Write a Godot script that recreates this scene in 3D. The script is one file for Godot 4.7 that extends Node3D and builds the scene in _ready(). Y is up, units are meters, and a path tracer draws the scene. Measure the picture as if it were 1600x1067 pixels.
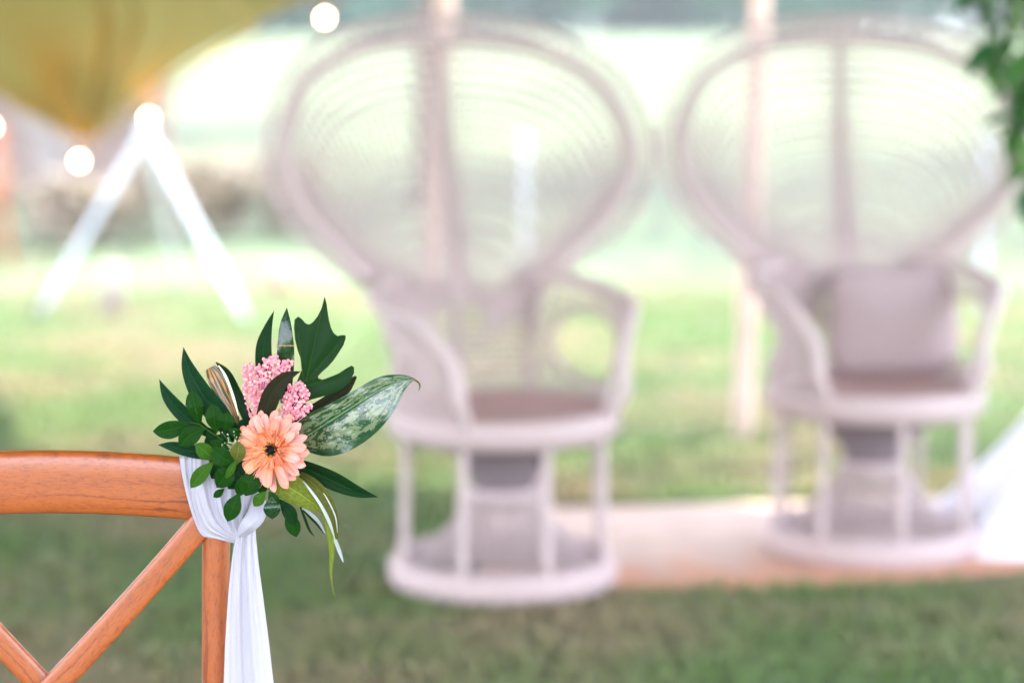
extends Node3D

const FOCAL := 3778.0
const EYE := Vector3(0, 1.419, 0)
var look := Basis(Vector3.RIGHT, -deg_to_rad(7.14))
var rng := RandomNumberGenerator.new()
var used := {}

# ---------------------------------------------------------------- helpers
func lin(r: float, g: float, b: float) -> Color:
	return Color(r, g, b).linear_to_srgb()

func F(px: float, py: float, dz := 0.0) -> Vector3:          # a point of the chair back's upright plane, 3 m away; dz towards the viewer
	return D(px, py, 3.0 - dz)

func D(px: float, py: float, d: float) -> Vector3:
	var v: Vector3 = look * Vector3((px - 800.0) / FOCAL, -(py - 533.5) / FOCAL, -1.0)
	return EYE + v * (d / -v.z)

func ground_h(x: float, d: float) -> float:
	return 1.5 * smoothstep(18.0, 66.0, d) + 0.012 * sin(x * 0.9 + d * 0.6) * smoothstep(8.0, 14.0, d)

func numbered(called: String) -> String:
	if not used.has(called):
		used[called] = 0
		return called
	used[called] += 1
	return "%s_%03d" % [called, used[called]]

func tag(o: Node, label: String, category: String, group := "") -> void:
	o.set_meta("label", label)
	o.set_meta("category", category)
	if group:
		o.set_meta("group", group)

func thing(called: String, label: String, category: String, at := Vector3.ZERO, turn := 0.0, group := "") -> Node3D:
	var o := Node3D.new()
	o.name = numbered(called)
	add_child(o)
	o.position = at
	o.rotation.y = turn
	tag(o, label, category, group)
	return o

func piece(called: String, mesh: Mesh, mat: Material, parent: Node = self) -> MeshInstance3D:
	var o := MeshInstance3D.new()
	o.name = numbered(called) if parent == self else called
	o.mesh = mesh
	o.material_override = mat
	parent.add_child(o, true)
	return o

func begin() -> SurfaceTool:
	var st := SurfaceTool.new()
	st.begin(Mesh.PRIMITIVE_TRIANGLES)
	st.set_smooth_group(0)
	return st

func done(st: SurfaceTool) -> ArrayMesh:
	st.generate_normals()
	return st.commit()

func curve(p: Array, t: float) -> Vector3:
	var n := p.size() - 1
	var k := clampf(t, 0, 1) * n
	var i := mini(int(k), n - 1)
	var a: Vector3 = p[maxi(i - 1, 0)]
	var b: Vector3 = p[i]
	var c: Vector3 = p[i + 1]
	var d: Vector3 = p[mini(i + 2, n)]
	return b.cubic_interpolate(c, a, d, k - i)

func along(p: Array, t: float) -> float:
	var n := p.size() - 1
	var k := clampf(t, 0, 1) * n
	var i := mini(int(k), n - 1)
	return cubic_interpolate(p[i], p[i + 1], p[maxi(i - 1, 0)], p[mini(i + 2, n)], k - i)

func smooth_path(p: Array, n: int) -> PackedVector3Array:
	var out := PackedVector3Array()
	for i in n + 1:
		out.append(curve(p, float(i) / n))
	return out

# rows of points -> a smooth sheet; wrap closes the columns
func sheet(st: SurfaceTool, rows: Array, wrap := false, uvs: Array = [], cols: Array = []) -> void:
	var nr := rows.size()
	var nc: int = rows[0].size()
	var m := nc if wrap else nc - 1
	for i in nr - 1:
		for j in m:
			var j2 := (j + 1) % nc
			for q in [[i, j, j], [i + 1, j, j], [i + 1, j2, j + 1], [i, j, j], [i + 1, j2, j + 1], [i, j2, j + 1]]:
				if uvs:
					st.set_uv(uvs[q[0]][mini(q[2], uvs[q[0]].size() - 1)])
				else:
					st.set_uv(Vector2(float(q[2]) / m, float(q[0]) / (nr - 1)))
				if cols:
					st.set_color(cols[q[0]][q[1]])
				st.add_vertex(rows[q[0]][q[1]])

func tube(st: SurfaceTool, path, radius, sides := 8, caps := true) -> void:
	var rows := []
	var uvs := []
	var n: int = path.size()
	var run := 0.0
	var side := Vector3.ZERO
	for i in n:
		var dir: Vector3 = (path[mini(i + 1, n - 1)] - path[maxi(i - 1, 0)]).normalized()
		if side == Vector3.ZERO:
			side = dir.cross(Vector3.UP if absf(dir.y) < 0.9 else Vector3.RIGHT).normalized()
		side = (side - dir * side.dot(dir)).normalized()
		var up := dir.cross(side)
		var r: float = radius if radius is float else radius[i]
		if i > 0:
			run += path[i].distance_to(path[i - 1])
		var row := PackedVector3Array()
		var uvr := PackedVector2Array()
		for k in sides:
			var a := TAU * k / sides
			row.append(path[i] + (side * cos(a) + up * sin(a)) * r)
		for k in sides + 1:
			uvr.append(Vector2(run * 2.0, float(k) / sides * 0.25))
		rows.append(row)
		uvs.append(uvr)
	if caps:
		var e0 := PackedVector3Array()
		var e1 := PackedVector3Array()
		for k in sides:
			e0.append(path[0])
			e1.append(path[n - 1])
		rows.push_front(e0)
		rows.append(e1)
		uvs.push_front(uvs[0])
		uvs.append(uvs[-1])
	sheet(st, rows, true, uvs)

# a rounded bar swept along a path; face = the bar's broad normal
func bar(st: SurfaceTool, path: PackedVector3Array, face: Vector3, w, thick: float, bevel := 0.3) -> void:
	var rows := []
	var uvs := []
	var n := path.size()
	var run := 0.0
	for i in n:
		var dir := (path[mini(i + 1, n - 1)] - path[maxi(i - 1, 0)]).normalized()
		var nor := (face - dir * face.dot(dir)).normalized()
		var up := nor.cross(dir)
		var hw: float = (w if w is float else w[i]) * 0.5
		var ht := thick * 0.5
		if i > 0:
			run += path[i].distance_to(path[i - 1])
		var row := PackedVector3Array()
		var uvr := PackedVector2Array()
		for k in 24:
			var a := TAU * (k + 0.5) / 24
			var c := cos(a)
			var s := sin(a)
			var e := bevel
			var q := Vector2(signf(c) * pow(absf(c), e) * hw, signf(s) * pow(absf(s), e) * ht)
			row.append(path[i] + up * q.x + nor * q.y)
			uvr.append(Vector2(run * 2.0, q.x * 2.0 + q.y * 4.0 + 0.3))
		uvr.append(uvr[0])
		rows.append(row)
		uvs.append(uvr)
	for e in [0, 1]:
		var cap := PackedVector3Array()
		for k in 24:
			cap.append(path[0] if e == 0 else path[n - 1])
		if e == 0:
			rows.push_front(cap)
			uvs.push_front(uvs[0])
		else:
			rows.append(cap)
			uvs.append(uvs[-1])
	sheet(st, rows, true, uvs)

func lathe(st: SurfaceTool, profile: Array, sides: int, at := Vector3.ZERO) -> void:
	var rows := []
	for p in profile:
		var row := PackedVector3Array()
		for k in sides:
			var a := TAU * k / sides
			row.append(at + Vector3(sin(a) * p.x, p.y, cos(a) * p.x))
		rows.append(row)
	sheet(st, rows, true)

func ball(st: SurfaceTool, at: Vector3, r: float, tint := Color.WHITE, rings := 4, sides := 6) -> void:
	for i in rings:
		var a := PI * i / rings
		var b := PI * (i + 1) / rings
		for j in sides:
			var c := TAU * j / sides
			var d := TAU * (j + 1) / sides
			var p := [Vector3(sin(a) * cos(c), cos(a), sin(a) * sin(c)), Vector3(sin(b) * cos(c), cos(b), sin(b) * sin(c)), Vector3(sin(b) * cos(d), cos(b), sin(b) * sin(d)), Vector3(sin(a) * cos(d), cos(a), sin(a) * sin(d))]
			for k in ([0, 1, 2] if i == 0 else [0, 2, 3] if i == rings - 1 else [0, 1, 2, 0, 2, 3]):
				st.set_color(tint)
				st.set_normal(p[k])
				st.add_vertex(at + p[k] * r)

func mat(c: Color, rough := 0.8, extra := {}) -> StandardMaterial3D:
	var m := StandardMaterial3D.new()
	m.albedo_color = c
	m.roughness = rough
	for k in extra:
		m.set(k, extra[k])
	return m

func noise(s: int, f: float, oct := 4) -> FastNoiseLite:
	var n := FastNoiseLite.new()
	n.seed = s
	n.frequency = f
	n.fractal_octaves = oct
	n.noise_type = FastNoiseLite.TYPE_SIMPLEX_SMOOTH
	return n

func painted(w: int, h: int, f: Callable) -> ImageTexture:
	var im := Image.create(w, h, false, Image.FORMAT_RGB8)
	for y in h:
		for x in w:
			im.set_pixel(x, y, f.call(x, y))
	return ImageTexture.create_from_image(im)

func ramp_noise(s: int, f: float, colors: Array, size := 512) -> NoiseTexture2D:
	var t := NoiseTexture2D.new()
	t.width = size
	t.height = size
	t.seamless = true
	t.noise = noise(s, f, 5)
	var g := Gradient.new()
	var offs := PackedFloat32Array()
	var cs := PackedColorArray()
	for c in colors:
		offs.append(c[0])
		cs.append(c[1])
	g.offsets = offs
	g.colors = cs
	t.color_ramp = g
	return t

func copies(called: String, mesh: Mesh, m: Material, places: Array, tints: Array, parent: Node) -> MultiMeshInstance3D:
	var mm := MultiMesh.new()
	mm.transform_format = MultiMesh.TRANSFORM_3D
	mm.use_colors = true
	mm.mesh = mesh
	mm.instance_count = places.size()
	for i in places.size():
		mm.set_instance_transform(i, places[i])
		mm.set_instance_color(i, tints[i])
	var o := MultiMeshInstance3D.new()
	o.name = numbered(called) if parent == self else called
	o.multimesh = mm
	o.material_override = m
	parent.add_child(o, true)
	return o

# ---------------------------------------------------------------- scene
func _ready() -> void:
	rng.seed = 7
	var cam := Camera3D.new()
	cam.name = "camera"
	add_child(cam)
	cam.transform = Transform3D(look, EYE)
	var at := CameraAttributesPhysical.new()
	at.frustum_focal_length = 35.0 / (2.0 * tan(deg_to_rad(16.07) / 2.0))
	at.exposure_aperture = at.frustum_focal_length / 45.0
	at.frustum_focus_distance = 2.985
	at.frustum_near = 0.05
	at.frustum_far = 900.0
	cam.attributes = at
	cam.fov = 16.07
	cam.near = 0.05
	cam.far = 900.0
	cam.current = true

	var env := Environment.new()
	var sky := Sky.new()
	var sm := ProceduralSkyMaterial.new()
	sm.sky_top_color = lin(0.50, 0.58, 0.82)
	sm.sky_horizon_color = lin(0.92, 0.92, 0.98)
	sm.sky_curve = 0.2
	sm.ground_horizon_color = lin(0.4, 0.45, 0.35)
	sm.ground_bottom_color = lin(0.1, 0.12, 0.08)
	sm.sun_angle_max = 30.0
	sky.sky_material = sm
	env.background_mode = Environment.BG_SKY
	env.sky = sky
	env.tonemap_mode = Environment.TONE_MAPPER_LINEAR
	env.tonemap_exposure = 8.0
	env.background_energy_multiplier = 1.4
	env.fog_enabled = true
	env.fog_density = 0.0017
	env.fog_light_color = Color(0.97, 1.0, 0.98)
	env.sdfgi_enabled = true
	env.ssao_enabled = true
	env.ssil_enabled = true
	var we := WorldEnvironment.new()
	we.name = "environment"
	we.environment = env
	add_child(we)

	var sun := DirectionalLight3D.new()
	sun.name = "sun"
	sun.light_energy = 0.65
	sun.light_angular_distance = 0.5
	sun.light_color = Color(1.0, 0.96, 0.88)
	sun.shadow_enabled = true
	add_child(sun)
	sun.look_at_from_position(Vector3(0.5, 0.85, -0.17) * 50.0, Vector3.ZERO, Vector3.UP)

	make_materials()
	ground()
	hedge()
	far_trees()
	shade_trees()
	tent()
	festoon()
	lawn_things()
	rug()
	peacock_chairs()
	drape()
	near_chair()
	sash()
	posy()

var M := {}

func make_materials() -> void:
	var g1 := noise(3, 0.012, 4)
	var g2 := noise(5, 0.5, 2)
	var knot := noise(8, 0.01, 3)
	var wood := painted(512, 512, func(x: int, y: int) -> Color:
		var warp := knot.get_noise_2d(x * 0.35, y * 1.2) * 26.0
		var rings := 0.5 + 0.5 * sin((y + warp) * 0.21 + g1.get_noise_2d(x * 0.2, y * 2.0) * 5.0)
		var fine := g2.get_noise_2d(x * 0.09, y * 1.3)
		var dark := clampf(0.13 * rings + 0.30 * fine + 0.30 * smoothstep(0.25, 0.6, g2.get_noise_2d(x * 0.16 + 300, y * 2.2)) + 0.45 * smoothstep(0.9, 1.0, rings) * smoothstep(0.05, 0.35, knot.get_noise_2d(x * 0.3 + 90, y)), 0.0, 0.8)
		return lin(0.36, 0.086, 0.015).lerp(lin(0.085, 0.013, 0.004), dark))
	M.wood = mat(Color.WHITE, 0.36, {"albedo_texture": wood, "clearcoat_enabled": true, "clearcoat": 0.35, "clearcoat_roughness": 0.25, "heightmap_enabled": true, "heightmap_texture": wood, "heightmap_scale": 0.02})
	var wv := painted(64, 64, func(x: int, y: int) -> Color:
		var v := 0.5 + 0.5 * sin(x * TAU / 16.0) * cos(y * TAU / 16.0)
		return Color(v, v, v))
	M.rattan = mat(lin(0.45, 0.36, 0.345), 0.7)
	M.weave = mat(lin(0.43, 0.335, 0.32), 0.7, {"heightmap_enabled": true, "heightmap_texture": wv, "heightmap_scale": 0.4, "uv1_triplanar": true, "uv1_scale": Vector3(9, 9, 9)})
	M.seat = mat(lin(0.44, 0.27, 0.24), 0.8, {"heightmap_enabled": true, "heightmap_texture": wv, "heightmap_scale": 0.4, "uv1_triplanar": true, "uv1_scale": Vector3(9, 9, 9)})
	M.shaded_neck = mat(lin(0.17, 0.135, 0.14), 0.8)  # rattan darkened: the deep shade under the seat is put into the colour
	M.cushion = mat(lin(0.33, 0.25, 0.245), 0.9)
	M.white = mat(lin(0.50, 0.56, 0.60), 0.55)
	var th := noise(21, 0.35, 2)
	var cloth := painted(256, 256, func(x: int, y: int) -> Color:
		var v := 0.5 + 0.2 * sin(x * TAU / 4.0) + 0.2 * sin(y * TAU / 4.0) + 0.3 * th.get_noise_2d(x * 0.1, y)
		return Color(v, v, v))
	M.cloth = mat(lin(0.43, 0.415, 0.47), 0.85, {"backlight_enabled": true, "backlight": Color(0.5, 0.5, 0.52), "heightmap_enabled": true, "heightmap_texture": cloth, "heightmap_scale": 0.01, "uv1_scale": Vector3(3, 6, 1)})
	M.tulle = mat(lin(0.82, 0.83, 0.88), 0.9, {"backlight_enabled": true, "backlight": Color(0.6, 0.6, 0.62)})
	M.canopy = mat(lin(0.30, 0.25, 0.072), 0.85, {"rim_enabled": true, "rim": 0.2})
	M.pole = mat(Color.WHITE, 0.7, {"albedo_texture": ramp_noise(31, 0.02, [[0.0, lin(0.50, 0.36, 0.30)], [1.0, lin(0.66, 0.52, 0.46)]], 256), "uv1_scale": Vector3(0.4, 4, 1)})
	M.black = mat(lin(0.02, 0.02, 0.02), 0.6)
	M.bulb = mat(Color(1, 0.95, 0.85), 0.3, {"emission_enabled": true, "emission": Color(1.0, 0.86, 0.62), "emission_energy_multiplier": 9.0})
	M.bark = mat(Color.WHITE, 0.9, {"albedo_texture": ramp_noise(41, 0.02, [[0.0, lin(0.06, 0.045, 0.035)], [1.0, lin(0.2, 0.15, 0.12)]], 256), "uv1_scale": Vector3(1, 6, 1)})
	M.tree_leaf = mat(Color.WHITE, 0.45, {"vertex_color_use_as_albedo": true, "backlight_enabled": true, "backlight": Color(0.35, 0.45, 0.2)})
	# lawn
	M.lawn = mat(Color.WHITE, 0.95, {
		"albedo_texture": ramp_noise(51, 0.012, [[0.25, lin(0.115, 0.095, 0.06)], [0.45, lin(0.095, 0.145, 0.054)], [0.6, lin(0.105, 0.17, 0.056)], [0.8, lin(0.145, 0.19, 0.085)]], 1024),
		"detail_enabled": true, "detail_blend_mode": BaseMaterial3D.BLEND_MODE_MUL, "detail_uv_layer": BaseMaterial3D.DETAIL_UV_2,
		"detail_albedo": ramp_noise(52, 0.006, [[0.3, Color(0.82, 0.78, 0.74)], [0.7, Color(1, 1, 1)]], 512)})
	M.blade = mat(Color.WHITE, 0.6, {"vertex_color_use_as_albedo": true, "backlight_enabled": true, "backlight": Color(0.4, 0.5, 0.2)})
	# bouquet leaves: pale midrib, faint side veins
	var lv := noise(61, 0.05, 3)
	var vein := func(x: int, y: int) -> float:
		var u := absf(x / 63.5 - 1.0)
		var v := y / 255.0
		return maxf(smoothstep(0.07, 0.0, u) * 0.9, smoothstep(0.06, 0.0, absf(fposmod(v * 9.0 + u * 2.2, 1.0) - 0.5)) * 0.28)
	var leaf_t := painted(128, 256, func(x: int, y: int) -> Color:
		var k: float = vein.call(x, y)
		return lin(0.40, 0.40, 0.40).lerp(lin(1.0, 1.0, 0.85), clampf(k * 0.9 + 0.22 + 0.35 * lv.get_noise_2d(x, y), 0, 1)))
	var leaf_h := painted(128, 256, func(x: int, y: int) -> Color:
		var k: float = 0.5 - 0.45 * vein.call(x, y) + 0.2 * lv.get_noise_2d(x, y * 0.7)
		return Color(k, k, k))
	var leafy := func(c: Color, rough: float, thru: float) -> StandardMaterial3D:
		return mat(c, rough, {"albedo_texture": leaf_t, "heightmap_enabled": true, "heightmap_texture": leaf_h, "heightmap_scale": 0.06, "metallic_specular": 0.13, "backlight_enabled": true, "backlight": Color(thru, thru, thru)})
	M.dark = leafy.call(lin(0.0074, 0.0465, 0.0093), 0.36, 0.15)
	M.blue = leafy.call(lin(0.0093, 0.0577, 0.0186), 0.42, 0.12)
	M.mid = leafy.call(lin(0.0130, 0.0744, 0.0056), 0.40, 0.2)
	M.fresh = leafy.call(lin(0.0527, 0.1580, 0.0117), 0.42, 0.3)
	M.olive = leafy.call(lin(0.2574, 0.3276, 0.0410), 0.35, 0.35)
	M.olive_dark = leafy.call(lin(0.1521, 0.1638, 0.0292), 0.25, 0.2)
	M.brown = leafy.call(lin(0.0316, 0.0316, 0.0130), 0.45, 0.1)
	M.lobed = mat(lin(0.0042, 0.028, 0.0038), 0.36, {"metallic_specular": 0.14, "backlight_enabled": true, "backlight": Color(0.12, 0.12, 0.12)})
	M.silver = mat(lin(0.36, 0.40, 0.36), 0.3)
	M.cream = mat(lin(0.75, 0.70, 0.48), 0.5)
	M.glossy = leafy.call(lin(0.010, 0.060, 0.012), 0.2, 0.15)
	M.glossy.metallic_specular = 0.5
	var stripe := noise(64, 0.05, 2)
	var ti := painted(128, 128, func(x: int, y: int) -> Color:
		var s := sin(x * 0.24 + stripe.get_noise_2d(x, y * 0.3) * 3.0)
		return lin(0.035, 0.045, 0.015).lerp(lin(0.42, 0.17, 0.05), smoothstep(0.1, 0.9, s)))
	M.striped = mat(Color.WHITE, 0.4, {"albedo_texture": ti})
	var va := noise(66, 0.035, 4)
	var vb := noise(67, 0.09, 3)
	var agl := painted(256, 512, func(x: int, y: int) -> Color:
		var u := absf(x / 127.5 - 1.0)
		var v := y / 511.0
		var k := va.get_noise_2d(x * 0.9, y * 0.55) + 0.45 * vb.get_noise_2d(x, y)
		k += 0.55 * smoothstep(0.16, 0.0, absf(u - 0.04)) + 1.0 * smoothstep(0.74, 0.98, u) + 0.3 * smoothstep(0.35, 0.0, v) * smoothstep(0.5, 0.9, u) + 0.03
		var c := lin(0.135, 0.175, 0.085).lerp(lin(0.007, 0.05, 0.012), smoothstep(0.08, 0.15, k))
		if u < 0.025:
			c = c.lerp(lin(0.3, 0.38, 0.22), 0.6)
		return c.lerp(lin(0.22, 0.13, 0.05), smoothstep(0.88, 1.0, v) * 0.8))
	var aglh := painted(128, 256, func(x: int, y: int) -> Color:
		var u := absf(x / 63.5 - 1.0)
		var k := 0.5 + 0.25 * sin(y * 0.16 + u * 5.0) * (0.3 + u) - 0.35 * smoothstep(0.06, 0.0, u) + 0.25 * lv.get_noise_2d(x * 1.3, y)
		return Color(k, k, k))
	M.agl = mat(Color.WHITE, 0.24, {"albedo_texture": agl, "heightmap_enabled": true, "heightmap_texture": aglh, "heightmap_scale": 0.2, "clearcoat_enabled": true, "clearcoat": 0.5, "clearcoat_roughness": 0.12})
	M.petal = mat(Color.WHITE, 0.6, {"vertex_color_use_as_albedo": true, "metallic_specular": 0.2, "backlight_enabled": true, "backlight": Color(0.12, 0.08, 0.06)})
	M.rice = mat(Color.WHITE, 0.6, {"vertex_color_use_as_albedo": true})
	var ra := noise(71, 0.02, 4)
	var rugt := painted(1024, 512, func(x: int, y: int) -> Color:
		var v := y / 511.0
		var n := ra.get_noise_2d(x * 0.5, y)
		var band := smoothstep(0.62, 0.95, v + n * 0.25)
		var c := lin(0.60, 0.44, 0.345).lerp(lin(0.56, 0.265, 0.155), band)
		return c * (0.93 + 0.10 * n + 0.05 * sin(y * 0.9)))
	M.rug = mat(Color.WHITE, 0.95, {"albedo_texture": rugt})

# ---------------------------------------------------------------- setting
func ground() -> void:
	var st := begin()
	var xs := []
	var ds := []
	for i in 61:
		var k := (i - 30) / 30.0
		xs.append(k * 30.0 + signf(k) * pow(absf(k), 4.0) * 270.0)
	for i in 121:
		var k := i / 120.0
		ds.append(-60.0 + k * 130.0 + pow(k, 6.0) * 330.0)
	var rows := []
	var uvs := []
	for d in ds:
		var row := PackedVector3Array()
		var uv := PackedVector2Array()
		for x in xs:
			row.append(Vector3(x, ground_h(x, d), -d))
			uv.append(Vector2(x, d) / 3.3)
		rows.append(row)
		uvs.append(uv)
	for i in rows.size() - 1:
		for j in xs.size() - 1:
			for q in [[i, j], [i + 1, j + 1], [i + 1, j], [i, j], [i, j + 1], [i + 1, j + 1]]:
				st.set_uv(uvs[q[0]][q[1]])
				st.set_uv2(uvs[q[0]][q[1]] * 0.23)
				st.add_vertex(rows[q[0]][q[1]])
	var g := piece("lawn", done(st), M.lawn)
	g.set_meta("kind", "structure")
	g.set_meta("label", "green lawn, shaded in front and sunlit behind the chairs")
	# short grass standing on the lawn where it is near
	var bl := begin()
	for k in 3:
		var a := TAU * k / 3.0 + 0.4
		var dir := Vector3(cos(a), 0, sin(a))
		var acr := Vector3(-sin(a), 0, cos(a)) * 0.0035
		var p0 := dir * 0.004
		var p1 := dir * 0.014 + Vector3.UP * 0.03
		var p2 := dir * 0.034 + Vector3.UP * 0.046
		for v in [p0 - acr, p0 + acr, p1 + acr, p0 - acr, p1 + acr, p1 - acr, p1 - acr, p1 + acr, p2]:
			bl.add_vertex(v)
	var mesh := done(bl)
	var places := []
	var tints := []
	var patch := noise(91, 0.8, 3)
	for i in 70000:
		var d := 4.6 + 9.0 * pow(rng.randf(), 1.3)
		var x := rng.randf_range(-0.26, 0.26) * (d + 1.5)
		var lean := 0.14 * maxf(x, -0.2)
		if x > -0.12 and d > 6.05 + lean and d < 7.18 + lean:
			continue
		var s := rng.randf_range(0.5, 1.15)
		places.append(Transform3D(Basis(Vector3.UP, rng.randf() * TAU).scaled(Vector3(s, s * rng.randf_range(0.5, 1.0), s)), Vector3(x, ground_h(x, d) - 0.002, -d)))
		var dry := clampf(0.35 + patch.get_noise_2d(x, d) * 1.3 + rng.randf_range(-0.2, 0.2), 0, 1)
		tints.append(Color(0.125, 0.20, 0.05).lerp(Color(0.28, 0.22, 0.12), dry))
	var gr := copies("grass", mesh, M.blade, places, tints, self)
	gr.set_meta("kind", "stuff")
	tag(gr, "short mown grass growing on the lawn", "grass")

func leaf_mesh(l: float, w: float) -> ArrayMesh:
	var st := begin()
	var pts := [Vector3(0, 0, 0), Vector3(w * 0.5, -l * 0.02, l * 0.35), Vector3(0, l * 0.04, l * 0.45), Vector3(-w * 0.5, -l * 0.02, l * 0.35), Vector3(0, -l * 0.1, l)]
	for k in [0, 1, 2, 0, 2, 3, 2, 1, 4, 2, 4, 3]:
		st.add_vertex(pts[k])
	return done(st)

func crown(parent: Node, at: Vector3, size: Vector3, count: int, mesh: Mesh, dark: Color, light: Color, s: int) -> void:
	var r := RandomNumberGenerator.new()
	r.seed = s
	var clumps := []
	for i in 38:
		var v := Vector3(r.randfn(), r.randfn(), r.randfn()).normalized() * pow(r.randf(), 0.4)
		clumps.append([at + v * size * 0.85, r.randf_range(0.22, 0.42)])
	var places := []
	var tints := []
	for i in count:
		var c: Array = clumps[r.randi() % clumps.size()]
		var v := Vector3(r.randfn(), r.randfn(), r.randfn()).normalized() * pow(r.randf(), 0.5)
		var p: Vector3 = c[0] + v * size * c[1]
		var k := r.randf_range(0.7, 1.3)
		places.append(Transform3D(Basis.from_euler(Vector3(r.randf_range(-0.9, 0.9), r.randf() * TAU, r.randf_range(-0.9, 0.9))).scaled(Vector3(k, k, k)), p))
		tints.append(dark.lerp(light, r.randf()))
	var o := copies("crown", mesh, M.tree_leaf, places, tints, parent)
	o.set_meta("kind", "stuff")

func trunk(parent: Node, base: Vector3, top: Vector3, r: float, s: int, limbs := 5, spread := 2.0) -> void:
	var g := RandomNumberGenerator.new()
	g.seed = s
	var st := begin()
	var mid := (base + top) * 0.5 + Vector3(g.randf_range(-0.2, 0.2), 0, g.randf_range(-0.2, 0.2))
	tube(st, smooth_path([base - Vector3.UP * 0.2, mid, top], 8), [r * 1.5, r * 1.15, r, r * 0.95, r * 0.9, r * 0.82, r * 0.72, r * 0.62, r * 0.5], 10)
	piece("trunk", done(st), M.bark, parent)
	for i in limbs:
		var a := TAU * i / limbs + g.randf()
		var from := base.lerp(top, g.randf_range(0.55, 0.98))
		var to := from + Vector3(cos(a) * spread, spread * g.randf_range(0.3, 0.9), sin(a) * spread)
		var lt := begin()
		tube(lt, smooth_path([from, from.lerp(to, 0.5) + Vector3.UP * 0.15, to], 6), [r * 0.4, r * 0.34, r * 0.28, r * 0.22, r * 0.17, r * 0.12, r * 0.06], 7)
		piece("limb", done(lt), M.bark, parent)

func far_trees() -> void:
	var lm := leaf_mesh(0.42, 0.24)
	var sets := [
		[-17.0, 62.0, 8.0, 4.5, 0], [-11.5, 66.0, 7.0, 4.2, 1], [-7.2, 70.0, 8.5, 4.0, 0], [-3.2, 66.0, 6.5, 3.6, 2],
		[0.8, 70.0, 8.0, 3.8, 0], [4.4, 74.0, 7.0, 3.2, 2], [8.3, 68.0, 7.5, 3.8, 1], [12.5, 66.0, 8.0, 4.2, 0], [17.5, 63.0, 7.5, 4.2, 1]]
	var looks := ["dark green tree", "mid green bushy tree", "pale blue-green tree"]
	var spots := ["far left behind the tent corner", "left of the tent's right edge", "above the tripod and string lights", "behind the left chair's left edge", "straight behind the left chair's hoop", "between the two peacock chairs", "behind the right chair's left edge", "behind the right chair's top", "far right behind the leafy branch"]
	for i in sets.size():
		var a: Array = sets[i]
		var base := Vector3(a[0], ground_h(a[0], a[1]), -a[1])
		var t := thing("lawn_tree", "%s at the lawn's far edge, %s" % [looks[a[4]], spots[i]], "tree", base, 0.0, "trees at the far edge of the lawn")
		trunk(t, Vector3.ZERO, Vector3(0.2, a[2] * 0.6, 0), 0.2, 100 + i)
		var under := [0.30, 0.36, 0.33][i % 3] as float
		var dk: Color = [Color(0.008, 0.06, 0.02), Color(0.018, 0.085, 0.028), Color(0.03, 0.10, 0.055)][a[4]]
		crown(t, Vector3(0, a[2] * under, 0), Vector3(a[3], a[2] * 0.40, a[3]), 9000, lm, dk, dk * 1.9, 200 + i)

func hedge() -> void:
	var t := thing("tall_hedge", "long tall dark hedge closing off the far end of the lawn", "hedge", Vector3(0, ground_h(0, 82), -82))
	var st := begin()
	for i in 24:
		var x := -34.0 + i * 3.0
		tube(st, PackedVector3Array([Vector3(x, -0.2, 0), Vector3(x + 0.2, 4.5, 0)]), 0.12, 6)
	piece("stems", done(st), M.bark, t)
	var r := RandomNumberGenerator.new()
	r.seed = 77
	var places := []
	var tints := []
	for i in 30000:
		var x := r.randf_range(-36, 36)
		var top := 5.6 + 0.9 * sin(x * 0.5) + 0.6 * sin(x * 1.3)
		var k := r.randf_range(0.8, 1.5)
		places.append(Transform3D(Basis.from_euler(Vector3(r.randf_range(-0.9, 0.9), r.randf() * TAU, r.randf_range(-0.9, 0.9))).scaled(Vector3(k, k, k)), Vector3(x, r.randf_range(0, top), r.randf_range(-1.4, 1.4))))
		tints.append(Color(0.006, 0.06, 0.028).lerp(Color(0.025, 0.13, 0.06), r.randf()))
	var o := copies("foliage", leaf_mesh(0.45, 0.28), M.tree_leaf, places, tints, t)
	o.set_meta("kind", "stuff")

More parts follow.
